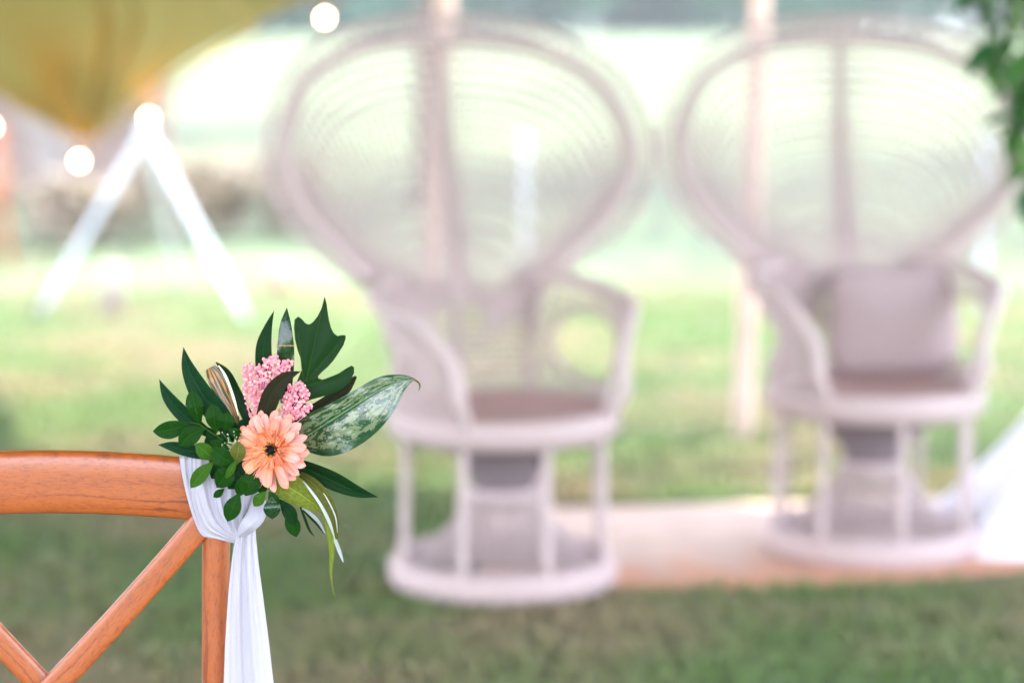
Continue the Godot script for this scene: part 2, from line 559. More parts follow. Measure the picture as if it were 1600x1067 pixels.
func shade_trees() -> void:
	var lm := leaf_mesh(0.15, 0.075)
	var spots := [[8.4, 23.5, 7.0, "broad unseen tree added right of the lawn to shade the middle of it"], [-0.72, 20.5, 7.0, "slender tree added to shade the lawn, whose trunk rises behind the left peacock chair's hoop"], [-5.4, 31.0, 7.0, "broad tree added left of the lawn behind the tent corner to shade it"]]
	for i in 3:
		var a: Array = spots[i]
		var t := thing("added_shade_tree", a[3], "tree", Vector3(a[0], ground_h(a[0], a[1]), -a[1]), 0.0)  # added for the shade they cast on the lawn; crowns stay above the view
		trunk(t, Vector3.ZERO, Vector3(0.12, 5.0, 0), [0.28, 0.11, 0.2][i], 300 + i, 6, 3.0)
		crown(t, Vector3(0, 6.4, 0), [Vector3(8.5, 2.6, 9.5), Vector3(7.0, 2.3, 6.0), Vector3(7.0, 2.6, 5.5)][i], [8000, 4000, 6500][i], leaf_mesh(0.30, 0.15), Color(0.03, 0.075, 0.02), Color(0.07, 0.14, 0.03), 310 + i)
	# the tree on the right whose lowest branch hangs into the picture
	var t := thing("leafy_tree", "dark green leafy tree at the right with a branch hanging before the right chair", "tree", Vector3(4.3, 0, -9.2), 0.0)
	trunk(t, Vector3.ZERO, Vector3(-0.2, 4.6, 0.2), 0.2, 320, 6, 2.0)
	crown(t, Vector3(-0.4, 5.2, 0.4), Vector3(3.9, 2.0, 3.9), 1300, lm, Color(0.02, 0.06, 0.018), Color(0.05, 0.11, 0.025), 321)
	var o := t.position
	var tip := D(1588, 250, 5.7)
	var br := [Vector3(4.15, 3.0, -9.0), Vector3(2.6, 2.7, -6.9), D(1690, -60, 5.8), D(1625, 90, 5.7), tip]
	var st := begin()
	var path := smooth_path(br, 24)
	var rad := []
	for i in path.size():
		path[i] -= o
		rad.append(lerpf(0.045, 0.004, float(i) / 24))
	tube(st, path, rad, 7)
	piece("hanging_branch", done(st), M.bark, t)
	var places := []
	var tints := []
	for i in 420:
		var k := pow(rng.randf(), 0.8)
		var py := lerpf(-140.0, 300.0, k)
		var left := lerpf(1535.0, 1594.0, smoothstep(0.45, 1.0, k)) + 10.0 * sin(py * 0.055)
		var px := lerpf(left, 1790.0, pow(rng.randf(), 0.85))
		if py > 170.0 and px > 1690.0:
			continue
		var p := D(px, py, rng.randf_range(5.45, 5.95)) - o
		var s := rng.randf_range(0.45, 0.8)
		places.append(Transform3D(Basis.from_euler(Vector3(rng.randf_range(0.2, 1.4), rng.randf() * TAU, rng.randf_range(-0.6, 0.6))).scaled(Vector3(s, s, s)), p))
		tints.append(Color(0.012, 0.085, 0.018).lerp(Color(0.10, 0.24, 0.04), pow(rng.randf(), 2.0)))
	var lv := copies("branch_leaves", lm, M.tree_leaf, places, tints, t)
	lv.set_meta("kind", "stuff")

func tent() -> void:
	var tip := D(131, 216, 11.0)
	var t := thing("stretch_tent", "mustard yellow stretch tent whose far corner dips low beside the white tripod", "tent", Vector3(tip.x, 0, tip.z))
	var o := t.position
	var R := [tip, D(172, 196, 10.75), D(232, 152, 10.3), D(305, 100, 9.7), D(385, 52, 9.1), D(468, -2, 8.5), Vector3(0.7, 2.1, -8.0), Vector3(3.0, 2.95, -7.3), Vector3(4.0, 3.1, -4.4), Vector3(4.0, 3.0, -1.0), Vector3(3.6, 2.9, 2.0)]
	var L := [tip, D(98, 202, 10.9), D(58, 180, 10.75), D(0, 146, 10.5), Vector3(-2.9, 1.75, -10.2), Vector3(-3.9, 2.2, -9.6), Vector3(-5.2, 2.7, -8.2), Vector3(-5.9, 3.0, -6.0), Vector3(-6.0, 3.0, -3.5), Vector3(-5.8, 3.0, -0.8), Vector3(-5.4, 2.9, 2.0)]
	var rows := []
	for i in 71:
		var k := i / 70.0
		var a := curve(L, k)
		var b := curve(R, k)
		var row := PackedVector3Array()
		for j in 41:
			var u := j / 40.0
			var p := a.lerp(b, u)
			p.y += 0.85 * sin(PI * u) * smoothstep(0.0, 0.75, k)
			p.y += 0.034 * sin(u * 26.0 + sin(u * 9.0) * 2.0) * smoothstep(0.0, 0.06, k) * smoothstep(0.6, 0.2, k)
			row.append(p - o)
		rows.append(row)
	var st := begin()
	sheet(st, rows)
	var up := []
	for row in rows:
		var r2 := PackedVector3Array()
		for p in row:
			r2.append(p + Vector3(0, 0.006, 0))
		up.append(r2)
	sheet(st, up)
	piece("canopy", done(st), M.canopy, t)
	for e in [R, L]:
		var ht := begin()
		var path := smooth_path(e, 70)
		for i in path.size():
			path[i] -= o
		tube(ht, path, 0.012, 6)
		piece("hem", done(ht), M.canopy, t)
	for p in [Vector3(3.0, 2.95, -7.3), Vector3(3.6, 2.9, 2.0), Vector3(-5.2, 2.7, -8.2), Vector3(-5.4, 2.9, 2.0)]:
		var pt := begin()
		tube(pt, PackedVector3Array([Vector3(p.x, -0.02, p.z) - o, p - o]), 0.04, 10)
		piece("tent_pole", done(pt), M.pole, t)
	var rt := begin()
	tube(rt, PackedVector3Array([tip - o, Vector3(-2.45, 0.0, -12.3) - o]), 0.006, 6)
	piece("guy_rope", done(rt), M.black, t)

func festoon() -> void:
	var pts := [Vector3(-3.4, 1.55, -10.6), D(20, 200, 10.95), D(123, 236, 11.0), D(232, 168, 10.2), D(362, 95, 9.5), D(507, 8, 8.8), Vector3(0.4, 1.95, -8.1), Vector3(3.0, 2.9, -7.3)]
	var t := thing("string_lights", "string of glowing warm bulbs along the edge of the yellow tent", "string lights", pts[2])
	var o := t.position
	var path := smooth_path(pts, 60)
	for i in path.size():
		path[i] -= o
	var st := begin()
	tube(st, path, 0.004, 6)
	piece("cable", done(st), M.black, t)
	var sk := begin()
	lathe(sk, [Vector2(0, 0.0), Vector2(0.012, -0.002), Vector2(0.014, -0.03), Vector2(0, -0.032)], 12)
	var sock := done(sk)
	var bb := begin()
	var prof := []
	for i in 13:
		var a := PI * i / 12.0
		prof.append(Vector2(sin(a) * 0.0135, -0.045 + cos(a) * 0.016))
	lathe(bb, prof, 16)
	var bulb := done(bb)
	var where := [pts[2], pts[3], pts[4], pts[5], pts[6], curve(pts, 0.93), pts[1] + Vector3(-0.1, 0.05, 0)]
	for p in where:
		var s := piece("socket", sock, M.black, t)
		s.position = p - o
		var b := piece("bulb", bulb, M.bulb, t)
		b.position = p - o
		var l := OmniLight3D.new()
		l.name = "bulb_light"
		l.light_color = Color(1.0, 0.62, 0.25)
		l.light_energy = 0.024
		l.light_size = 0.02
		l.omni_range = 8.0
		l.omni_attenuation = 2.0
		l.shadow_enabled = true
		t.add_child(l, true)
		l.position = p - o + Vector3(0, -0.047, 0)

func rod(t: Node3D, called: String, a: Vector3, b: Vector3, r: float, m: Material, r2 := -1.0) -> void:
	var st := begin()
	var p := PackedVector3Array()
	var rr := []
	for i in 9:
		p.append(a.lerp(b, i / 8.0))
		rr.append(lerpf(r, r if r2 < 0 else r2, i / 8.0))
	tube(st, p, rr, 12)
	piece(called, done(st), m, t)

func lawn_things() -> void:
	# tripod
	var apex := D(228, 205, 12.3)
	var t := thing("white_tripod", "white three-legged tripod standing on the lawn below the tent corner", "tripod", Vector3(apex.x, 0, apex.z))
	var o := t.position
	for f in [D(62, 487, 12.5), D(384, 482, 12.2), Vector3(apex.x - 0.02, 0.0, -13.6)]:
		var foot := Vector3(f.x, ground_h(f.x, -f.z), f.z)
		rod(t, "leg", foot - o, apex + (apex - foot) * 0.03 - o, 0.020, M.white)
	var cl := begin()
	lathe(cl, [Vector2(0, 0.03), Vector2(0.035, 0.02), Vector2(0.035, -0.04), Vector2(0, -0.05)], 12, apex - o)
	piece("collar", done(cl), M.white, t)
	# two short white posts behind the chairs
	for a in [[822, 0.065, "white post on the lawn seen through the left peacock chair"], [1541, 2.41, "white post on the lawn seen past the right peacock chair's right edge"]]:
		var p := thing("white_post", a[2], "post", Vector3(a[1], 0, -12.3), 0.0, "white posts on the lawn")
		rod(p, "shaft", Vector3(0, -0.05, 0), Vector3(0, 0.90, 0), 0.014, M.white)
		var cp := begin()
		lathe(cp, [Vector2(0, 0.94), Vector2(0.024, 0.92), Vector2(0.024, 0.885), Vector2(0, 0.88)], 12)
		piece("cap", done(cp), M.white, p)
	# two long wooden poles
	for a in [[668.0, 480.0, 696.0, "slim pale wooden pole rising behind the left peacock chair"], [1160.0, 690.0, 1188.0, "slim pale wooden pole standing between the two peacock chairs"]]:
		var b := D(a[0], a[1], 8.5)
		var c := D(a[2], 0.0, 8.5)
		var dir := (c - b) / (c.y - b.y)
		var foot := b - dir * b.y
		var p := thing("wooden_pole", a[3], "pole", foot, 0.0, "wooden poles behind the chairs")
		rod(p, "shaft", -dir * 0.2, dir * 2.9, 0.036, M.pole, 0.031)
		rod(p, "lashing", dir * 2.6, dir * 2.68, 0.042, M.cream)
	# low candle cylinder
	var c := thing("lawn_candle", "short pale pillar standing on the lawn between the tripod's legs", "candle", Vector3(-2.06, 0.0, -12.4))
	var ct := begin()
	lathe(ct, [Vector2(0, 0.27), Vector2(0.05, 0.265), Vector2(0.055, 0.25), Vector2(0.055, 0.0), Vector2(0, 0.0)], 16)
	piece("pillar", done(ct), mat(lin(0.32, 0.26, 0.245), 0.6), c)
	rod(c, "wick", Vector3(0, 0.26, 0), Vector3(0, 0.285, 0), 0.002, M.black)
	# round pink ornament
	var bp := Vector3(-1.32, 0.0, -13.6)
	var r := thing("pink_flower_ball", "round pale pink flower ball on the lawn right of the tripod", "flower ball", bp)
	var bt := begin()
	ball(bt, Vector3(0, 0.07, 0), 0.07, Color.WHITE, 10, 14)
	piece("core", bt.commit(), mat(lin(0.45, 0.26, 0.24), 0.9), r)
	var pet := begin()
	for i in 220:
		var v := Vector3(rng.randfn(), rng.randfn(), rng.randfn()).normalized()
		ball(pet, Vector3(0, 0.07, 0) + v * 0.072, rng.randf_range(0.010, 0.018), Color(0.38, 0.19, 0.15).lerp(Color(0.5, 0.32, 0.26), rng.randf()), 3, 5)
	var pf := piece("blossoms", pet.commit(), M.rice, r)
	pf.set_meta("kind", "stuff")
	# white cocktail table under the far side of the tent
	var ck := thing("cocktail_table", "tall round table under a white cloth at the far left", "table", Vector3(-3.35, 0, -17.8))
	var tt := begin()
	lathe(tt, [Vector2(0, 1.09), Vector2(0.33, 1.09), Vector2(0.34, 1.07), Vector2(0.34, 1.055), Vector2(0, 1.055)], 28)
	piece("tabletop", done(tt), M.white, ck)
	var rows := []
	for i in 12:
		var k := i / 11.0
		var row := PackedVector3Array()
		for j in 60:
			var a := TAU * j / 60.0
			var rad := lerpf(0.35, 0.13, sin(minf(k, 0.75) / 0.75 * PI * 0.5)) if k < 0.75 else lerpf(0.13, 0.24, (k - 0.75) / 0.25)
			rad *= 1.0 + 0.05 * sin(a * 9.0) * k
			row.append(Vector3(sin(a) * rad, 1.1 - k * 1.08, cos(a) * rad))
		rows.append(row)
	var tc := begin()
	sheet(tc, rows, true)
	lathe(tc, [Vector2(0, 1.102), Vector2(0.35, 1.1)], 60)
	piece("cloth", done(tc), mat(lin(0.25, 0.215, 0.19), 0.9), ck)
	# small tan garden hut
	var hut := thing("garden_hut", "small tan plaster garden hut at the far left beyond the tripod", "hut", Vector3(-5.2, ground_h(-5.2, 21.0), -21.0))
	var plaster := mat(lin(0.17, 0.12, 0.095), 0.9)
	var bx := BoxMesh.new()
	bx.size = Vector3(3.8, 2.3, 2.6)
	var wl := piece("wall", bx, plaster, hut)
	wl.position = Vector3(0, 1.05, -1.3)
	for s in [-1.0, 1.0]:
		var rf := BoxMesh.new()
		rf.size = Vector3(2.35, 0.08, 3.2)
		var rp := piece("roof", rf, M.bark, hut)
		rp.position = Vector3(s * 1.02, 2.62, -1.3)
		rp.rotation.z = -s * 0.42
	var dr := BoxMesh.new()
	dr.size = Vector3(0.85, 1.9, 0.06)
	var door := piece("door", dr, mat(lin(0.26, 0.12, 0.07), 0.7), hut)
	door.position = Vector3(0.25, 0.95, 0.02)
	var kb := SphereMesh.new()
	kb.radius = 0.03
	kb.height = 0.06
	var knob := piece("handle", kb, M.black, door)
	knob.position = Vector3(0.34, 0, 0.05)
	for x in [-1.1, 1.3]:
		var fr := BoxMesh.new()
		fr.size = Vector3(0.7, 0.8, 0.06)
		var win := piece("window", fr, M.white, hut)
		win.position = Vector3(x, 1.35, 0.02)
		for y in [-0.18, 0.18]:
			var pn := BoxMesh.new()
			pn.size = Vector3(0.56, 0.30, 0.02)
			var pane := piece("pane", pn, mat(lin(0.25, 0.27, 0.27), 0.15), win)
			pane.position = Vector3(0, y, 0.03)
	# low shrubs along the shaded bed at the left
	var lm := leaf_mesh(0.09, 0.04)
	var kinds := [
		[-3.9, 16.6, 0.42, 0.62, "low brown-leaved shrub at the left end of the garden bed"],
		[-2.95, 16.4, 0.30, 0.42, "low brown shrub in front of the white-clothed table"],
		[-2.35, 16.9, 0.40, 0.5, "bushy brown-green shrub seen between the tripod's left legs"],
		[-1.75, 17.2, 0.36, 0.45, "small rust-coloured shrub behind the tripod's right leg"]]
	for i in kinds.size():
		var a: Array = kinds[i]
		var s := thing("bed_shrub", a[4], "shrub", Vector3(a[0], ground_h(a[0], a[1]), -a[1]), 0.0, "shrubs in the garden bed")
		rod(s, "stem", Vector3(0, -0.05, 0), Vector3(0, a[2], 0), 0.02, M.bark, 0.008)
		crown(s, Vector3(0, a[2] * 0.9, 0), Vector3(a[3], a[2] * 0.85, a[3] * 0.8), 1500, lm, Color(0.20, 0.16, 0.10), Color(0.42, 0.31, 0.22), 400 + i)

func rug() -> void:
	var near := [Vector3(-0.08, 0, -5.98), Vector3(0.25, 0, -6.08), Vector3(0.8, 0, -6.16), Vector3(1.3, 0, -6.33), Vector3(2.1, 0, -6.7)]
	var far := [Vector3(-0.12, 0, -7.14), Vector3(0.25, 0, -7.22), Vector3(0.8, 0, -7.27), Vector3(1.4, 0, -7.4), Vector3(2.2, 0, -7.7)]
	var rows := []
	var uvs := []
	for i in 25:
		var k := i / 24.0
		var row := PackedVector3Array()
		var uv := PackedVector2Array()
		for j in 49:
			var u := j / 48.0
			var p := curve(far, u).lerp(curve(near, u), k)
			p.y = 0.020 + 0.003 * sin(u * 17.0 + k * 5.0)
			if i == 0 or i == 24 or j == 0 or j == 48:
				p.y = 0.004
			row.append(p)
			uv.append(Vector2(u, k))
		rows.append(row)
		uvs.append(uv)
	var st := begin()
	sheet(st, rows, false, uvs)
	var r := piece("rug", done(st), M.rug)
	tag(r, "peach-pink woven rug lying on the grass under the two peacock chairs", "rug")

# ---------------------------------------------------------------- peacock chairs
func back_z(x: float, y: float) -> float:
	return -0.225 - 0.13 * smoothstep(0.45, 1.45, y) - 0.05 + 0.42 * x * x

func hoop_path(grow: float) -> PackedVector3Array:
	var half := [Vector3(0.205, 0.60, 0), Vector3(0.225, 0.72, 0), Vector3(0.33, 0.835, 0), Vector3(0.445, 0.95, 0), Vector3(0.496, 1.07, 0), Vector3(0.482, 1.19, 0), Vector3(0.405, 1.305, 0), Vector3(0.26, 1.375, 0), Vector3(0.1, 1.398, 0), Vector3(0, 1.40, 0)]
	var all := []
	for p in half:
		all.append(p)
	for i in range(half.size() - 2, -1, -1):
		all.append(Vector3(-half[i].x, half[i].y, 0))
	var out := smooth_path(all, 96)
	for i in out.size():
		var p := out[i]
		var c := Vector3(0, 1.02, 0)
		var v := p - c
		v += v.normalized() * grow * smoothstep(0.66, 0.95, p.y)
		p = c + v
		p.z = back_z(p.x, p.y)
		out[i] = p
	return out

func make_peacock(label: String) -> Node3D:
	var t := thing("peacock_chair", label, "chair", Vector3.ZERO, 0.0, "white wicker peacock chairs on the rug")
	# foot ring
	var st := begin()
	lathe(st, [Vector2(0.245, 0.0), Vector2(0.285, 0.0), Vector2(0.297, 0.015), Vector2(0.297, 0.06), Vector2(0.283, 0.078), Vector2(0.255, 0.075), Vector2(0.245, 0.055), Vector2(0.245, 0.0)], 64)
	piece("foot_ring", done(st), M.weave, t)
	# hourglass pedestal
	st = begin()
	var prof := []
	for a in [[0.25, 0.05], [0.20, 0.09], [0.150, 0.135], [0.11, 0.185], [0.08, 0.24]]:
		prof.append(Vector3(a[0], a[1], 0))
	for i in 44:
		var an := TAU * i / 44.0
		var pth := PackedVector3Array()
		for k in 13:
			var q := curve(prof, k / 12.0)
			pth.append(Vector3(sin(an) * q.x, q.y, cos(an) * q.x))
		tube(st, pth, 0.0030, 4, false)
	for k in 13:
		var q := curve(prof, k / 12.0)
		var pth := PackedVector3Array()
		for i in 45:
			pth.append(Vector3(sin(TAU * i / 44.0) * (q.x + 0.002), q.y, cos(TAU * i / 44.0) * (q.x + 0.002)))
		tube(st, pth, 0.0031, 4, false)
	piece("pedestal", done(st), M.rattan, t).set_meta("kind", "stuff")
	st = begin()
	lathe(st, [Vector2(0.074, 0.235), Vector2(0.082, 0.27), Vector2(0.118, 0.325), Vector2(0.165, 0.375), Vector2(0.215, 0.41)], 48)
	piece("shaded_pedestal_neck", done(st), M.shaded_neck, t)  # upper pedestal cone, coloured dark for the shade below the seat
	st = begin()
	var ring := PackedVector3Array()
	for i in 41:
		var a := TAU * i / 40.0
		ring.append(Vector3(sin(a) * 0.08, 0.238, cos(a) * 0.08))
	tube(st, ring, 0.014, 8, false)
	piece("waist_band", done(st), M.rattan, t)
	for i in 8:
		var a := TAU * i / 8.0
		rod(t, "strut", Vector3(sin(a) * 0.278, 0.06, cos(a) * 0.278), Vector3(sin(a) * 0.27, 0.41, cos(a) * 0.27), 0.011, M.rattan)
	# seat
	st = begin()
	lathe(st, [Vector2(0.20, 0.385), Vector2(0.27, 0.385), Vector2(0.30, 0.40), Vector2(0.303, 0.45), Vector2(0.288, 0.466), Vector2(0.262, 0.462)], 64)
	piece("seat_rim", done(st), M.weave, t)
	st = begin()
	lathe(st, [Vector2(0, 0.452), Vector2(0.15, 0.452), Vector2(0.262, 0.463)], 48)
	piece("seat", done(st), M.seat, t)
	# arms
	for s in [-1.0, 1.0]:
		var rows := []
		for i in 25:
			var k := i / 24.0
			var th := deg_to_rad(lerpf(42.0, 146.0, k))
			var top := lerpf(0.69, 0.76, smoothstep(0.0, 1.0, k)) - 0.10 * pow(1.0 - minf(k / 0.18, 1.0), 2.0)
			var row := PackedVector3Array()
			for j in 17:
				var v := j / 16.0
				var rad := 0.286 + 0.04 * v * v
				row.append(Vector3(s * sin(th) * rad, lerpf(0.455, top, v), cos(th) * rad * 0.93))
			rows.append(row)
		var pm := begin()
		for i in 25:
			for sub in 2:
				if i == 24 and sub == 1:
					continue
				var pth := PackedVector3Array()
				for j in 17:
					var q: Vector3 = rows[i][j].lerp(rows[mini(i + 1, 24)][j], sub * 0.5)
					var e := Vector2((i + sub * 0.5 - 13.5) / 7.5, (j - 8.0) / 5.6)
					if e.length() < 1.0:
						if pth.size() > 1:
							tube(pm, pth, 0.0026, 4, false)
						pth = PackedVector3Array()
						continue
					pth.append(q)
				if pth.size() > 1:
					tube(pm, pth, 0.0026, 4, false)
		for j in 17:
			var pth := PackedVector3Array()
			for i in 25:
				if Vector2((i - 13.5) / 7.5, (j - 8.0) / 5.6).length() < 1.0:
					if pth.size() > 1:
						tube(pm, pth, 0.0030, 4, false)
					pth = PackedVector3Array()
					continue
				pth.append(rows[i][j] + Vector3(0, 0, 0.002))
			if pth.size() > 1:
				tube(pm, pth, 0.0030, 4, false)
		var ring_o := PackedVector3Array()
		for i in 33:
			var an := TAU * i / 32.0
			var fi := clampf(13.5 + 7.3 * cos(an), 0.0, 23.99)
			var fj := clampf(8.0 + 5.4 * sin(an), 0.0, 15.99)
			var r0: Vector3 = rows[int(fi)][int(fj)].lerp(rows[int(fi) + 1][int(fj)], fi - int(fi))
			var r1: Vector3 = rows[int(fi)][int(fj) + 1].lerp(rows[int(fi) + 1][int(fj) + 1], fi - int(fi))
			ring_o.append(r0.lerp(r1, fj - int(fj)))
		tube(pm, ring_o, 0.009, 6, false)
		var arm := piece("arm", done(pm), M.rattan, t)
		arm.set_meta("kind", "stuff")
		var rail := begin()
		var pts := []
		var fr: Vector3 = rows[0][0]
		pts.append(fr + Vector3(0, -0.01, 0.01))
		pts.append(fr.lerp(rows[0][16], 0.5) + Vector3(s * 0.02, 0, 0.035))
		for i in range(0, 25, 4):
			pts.append(rows[i][16] + Vector3(s * 0.012, 0.012, 0))
		tube(rail, smooth_path(pts, 40), 0.019, 10)
		piece("arm_rail", done(rail), M.rattan, arm)
	# back
	var hoop := hoop_path(0.0)
	st = begin()
	tube(st, hoop, 0.0185, 10)
	piece("back_hoop", done(st), M.rattan, t)
	st = begin()
	var low := []
	for i in 13:
		var v := i / 12.0
		var y := lerpf(0.455, 0.70, v)
		var row := PackedVector3Array()
		for j in 17:
			var x := lerpf(-0.205, 0.205, j / 16.0)
			row.append(Vector3(x, y, back_z(x, y)))
		low.append(row)
	var lat := begin()
	for j in range(0, 17):
		var pth := PackedVector3Array()
		for i in 13:
			pth.append(low[i][j])
		tube(lat, pth, 0.005, 4, false)
	for i in range(0, 13):
		tube(lat, low[i], 0.005, 4, false)
	# fan: spokes from the foot of the back, and arcs across them
	var focus := Vector3(0, 0.56, 0)
	for i in range(4, hoop.size() - 4, 1):
		var pth := PackedVector3Array()
		for k in 8:
			var p := focus.lerp(Vector3(hoop[i].x, hoop[i].y, 0), lerpf(0.16, 1.0, k / 7.0))
			p.z = back_z(p.x, p.y) + 0.002
			pth.append(p)
		tube(lat, pth, 0.0034, 4, false)
	for f in [0.34, 0.41, 0.48, 0.54, 0.60, 0.65, 0.70, 0.75, 0.80, 0.84, 0.88, 0.92, 0.96]:
		var pth := PackedVector3Array()
		for i in range(4, hoop.size() - 4, 2):
			var p := focus.lerp(Vector3(hoop[i].x, hoop[i].y, 0), f)
			p.z = back_z(p.x, p.y) - 0.002
			pth.append(p)
		tube(lat, pth, 0.0052, 4, false)
	var lt := piece("fan_lattice", done(lat), M.rattan, t)
	lt.set_meta("kind", "stuff")
	var rb := begin()
	var rp := PackedVector3Array()
	for i in 12:
		var y := lerpf(0.46, 1.39, i / 11.0)
		rp.append(Vector3(0, y, back_z(0, y) - 0.012))
	tube(rb, rp, 0.015, 8)
	piece("centre_rib", done(rb), M.rattan, t)
	# lace border outside the hoop
	var out := hoop_path(0.062)
	var bd := begin()
	for i in range(8, 88):
		var a := hoop[i]
		var b := out[i].lerp(out[mini(i + 1, 96)], 0.5)
		var c := hoop[mini(i + 2, 96)]
		tube(bd, smooth_path([a, a.lerp(b, 0.7), b, c.lerp(b, 0.7), c], 8), 0.0034, 4, false)
	tube(bd, out.slice(8, 89), 0.007, 5)
	var lace := piece("lace_border", done(bd), M.rattan, t)
	lace.set_meta("kind", "stuff")
	return t

func peacock_chairs() -> void:
	var c := make_peacock("white wicker peacock chair, the nearer left one, turned to the right")
	var p1 := D(786, 905, 6.17)
	c.position = Vector3(p1.x, 0.016, p1.z)
	c.rotation.y = deg_to_rad(24)
	var d := c.duplicate()
	d.name = numbered("peacock_chair")
	add_child(d)
	tag(d, "white wicker peacock chair, the farther right one, with a mauve cushion on its seat", "chair", "white wicker peacock chairs on the rug")
	var p2 := D(1362, 850, 6.58)
	d.position = Vector3(p2.x, 0.016, p2.z)
	d.rotation.y = deg_to_rad(8)
	# cushion
	var rows := []
	for i in 17:
		var v := i / 16.0 * 2.0 - 1.0
		var row := PackedVector3Array()
		for j in 32:
			var a := TAU * j / 32.0
			var ex := signf(cos(a)) * pow(absf(cos(a)), 0.35)
			var ey := signf(sin(a)) * pow(absf(sin(a)), 0.35)
			var r := pow(maxf(1.0 - v * v, 0.0), 0.4)
			row.append(Vector3(ex * 0.19 * r, ey * 0.15 * r, v * 0.055))
		rows.append(row)
	var st := begin()
	sheet(st, rows, true)
	var cu := piece("cushion", done(st), M.cushion)
	tag(cu, "mauve cushion leaning on the back of the right peacock chair", "cushion")
	cu.position = d.position + Basis(Vector3.UP, d.rotation.y) * Vector3(0.10, 0.615, -0.165)
	cu.rotation = Vector3(deg_to_rad(-12), d.rotation.y, 0)

func drape() -> void:
	var rows := []
	var top := Vector3(1.86, 1.75, -6.75)
	for i in 30:
		var k := i / 29.0
		var row := PackedVector3Array()
		for j in 90:
			var a := TAU * j / 90.0
			var r := 0.05 + 0.62 * pow(k, 2.6)
			r *= 1.0 + 0.10 * sin(a * 11.0 + sin(a * 3.0) * 1.5) * (0.4 + k)
			row.append(Vector3(top.x + sin(a) * r, lerpf(top.y, 0.012, pow(k, 0.85)), top.z + cos(a) * r * 0.65))
		rows.append(row)
	var st := begin()
	sheet(st, rows, true)
	var o := piece("drape", done(st), M.tulle)
	tag(o, "white sheer drape flaring onto the ground right of the right peacock chair", "drape")

# ---------------------------------------------------------------- cross-back chair in front
func near_chair() -> void:
	var mid := F(75, 900)
	var t := thing("crossback_chair", "orange-brown wooden cross-back chair in front with a white sash and flowers", "chair", Vector3(mid.x, 0, -3.0))
	var o := t.position
	var front := Vector3(0, 0, 1)
	# top rail
	var path := PackedVector3Array()
	var ws := []
	for i in 33:
		var u := i / 32.0 * 2.0 - 1.0
		var p := F(75.0 + u * 286.0, 752.5 + 19.0 * pow(absf(u), 2.0), 0.012 - 0.018 * u * u)
		path.append(p - o)
		ws.append(0.0795 - 0.001 * absf(u) - 0.02 * smoothstep(0.94, 1.0, absf(u)))
	var st := begin()
	bar(st, path, front, ws, 0.024, 0.55)
	piece("top_rail", done(st), M.wood, t)
	# posts, which run down into the back legs
	for s in [-1.0, 1.0]:
		var px: float = 75.0 + s * 262.0
		var a := F(px, 800, -0.006) - o
		var b := F(px, 1080, -0.006) - o
		var pp := smooth_path([a, a.lerp(b, 0.5), b, Vector3(b.x, 0.45, b.z - 0.01), Vector3(b.x, 0.2, b.z + 0.02), Vector3(b.x, 0.0, b.z + 0.06)], 40)
		var pt := begin()
		tube(pt, pp, 0.0178, 20)
		piece("post", done(pt), M.wood, t)
	# crossed slats
	for s in [-1.0, 1.0]:
		var sl := begin()
		var sp := PackedVector3Array()
		for i in 29:
			var k := i / 28.0
			var px: float = 75.0 + s * lerpf(268.0, -262.0, k)
			var py: float = lerpf(784.0, 1372.0, k)
			py += 12.0 * sin(PI * minf(k * 2.0, 1.0)) * 0.4
			sp.append(F(px, py, (0.014 if s > 0 else 0.0) - 0.006 * cos(k * PI) - 0.002) - o)
		bar(sl, sp, front, 0.0325, 0.011, 0.5)
		piece("cross_slat", done(sl), M.wood, t)
	# seat, front legs and stretchers, below the picture
	var seat := begin()
	var rows := []
	for a in [[0.0, 0.435], [0.19, 0.435], [0.212, 0.445], [0.215, 0.46], [0.205, 0.468], [0.0, 0.462]]:
		var row := PackedVector3Array()
		for j in 48:
			var an := TAU * j / 48.0
			var q := Vector2(signf(sin(an)) * pow(absf(sin(an)), 0.6), signf(cos(an)) * pow(absf(cos(an)), 0.6))
			row.append(Vector3(q.x * a[0], a[1], -0.225 + q.y * a[0]))
		rows.append(row)
	sheet(seat, rows, true)
	piece("seat", done(seat), M.wood, t)
	for s in [-1.0, 1.0]:
		rod(t, "front_leg", Vector3(s * 0.18, 0.44, -0.39), Vector3(s * 0.195, 0.0, -0.42), 0.018, M.wood, 0.014)
		rod(t, "stretcher", Vector3(s * 0.188, 0.2, -0.405), Vector3(s * 0.205, 0.2, 0.0), 0.009, M.wood)
	rod(t, "stretcher", Vector3(-0.185, 0.24, -0.4), Vector3(0.185, 0.24, -0.4), 0.009, M.wood)
	rod(t, "lower_rail", Vector3(-0.2, 0.475, -0.015), Vector3(0.2, 0.475, -0.015), 0.012, M.wood)
	# two more chairs of the same kind far behind at the left
	var far := [[-3.32, 15.0, 150.0, "orange-brown cross-back chair at the left edge behind the tripod"], [-3.75, 15.8, 40.0, "orange-brown cross-back chair farther back at the left edge, below the tent"]]
	for a in far:
		var c := t.duplicate()
		c.name = numbered("crossback_chair")
		add_child(c)
		tag(c, a[3], "chair", "wooden cross-back chairs")
		c.position = Vector3(a[0], 0, -a[1])
		c.rotation.y = deg_to_rad(a[2])
	t.set_meta("group", "wooden cross-back chairs")

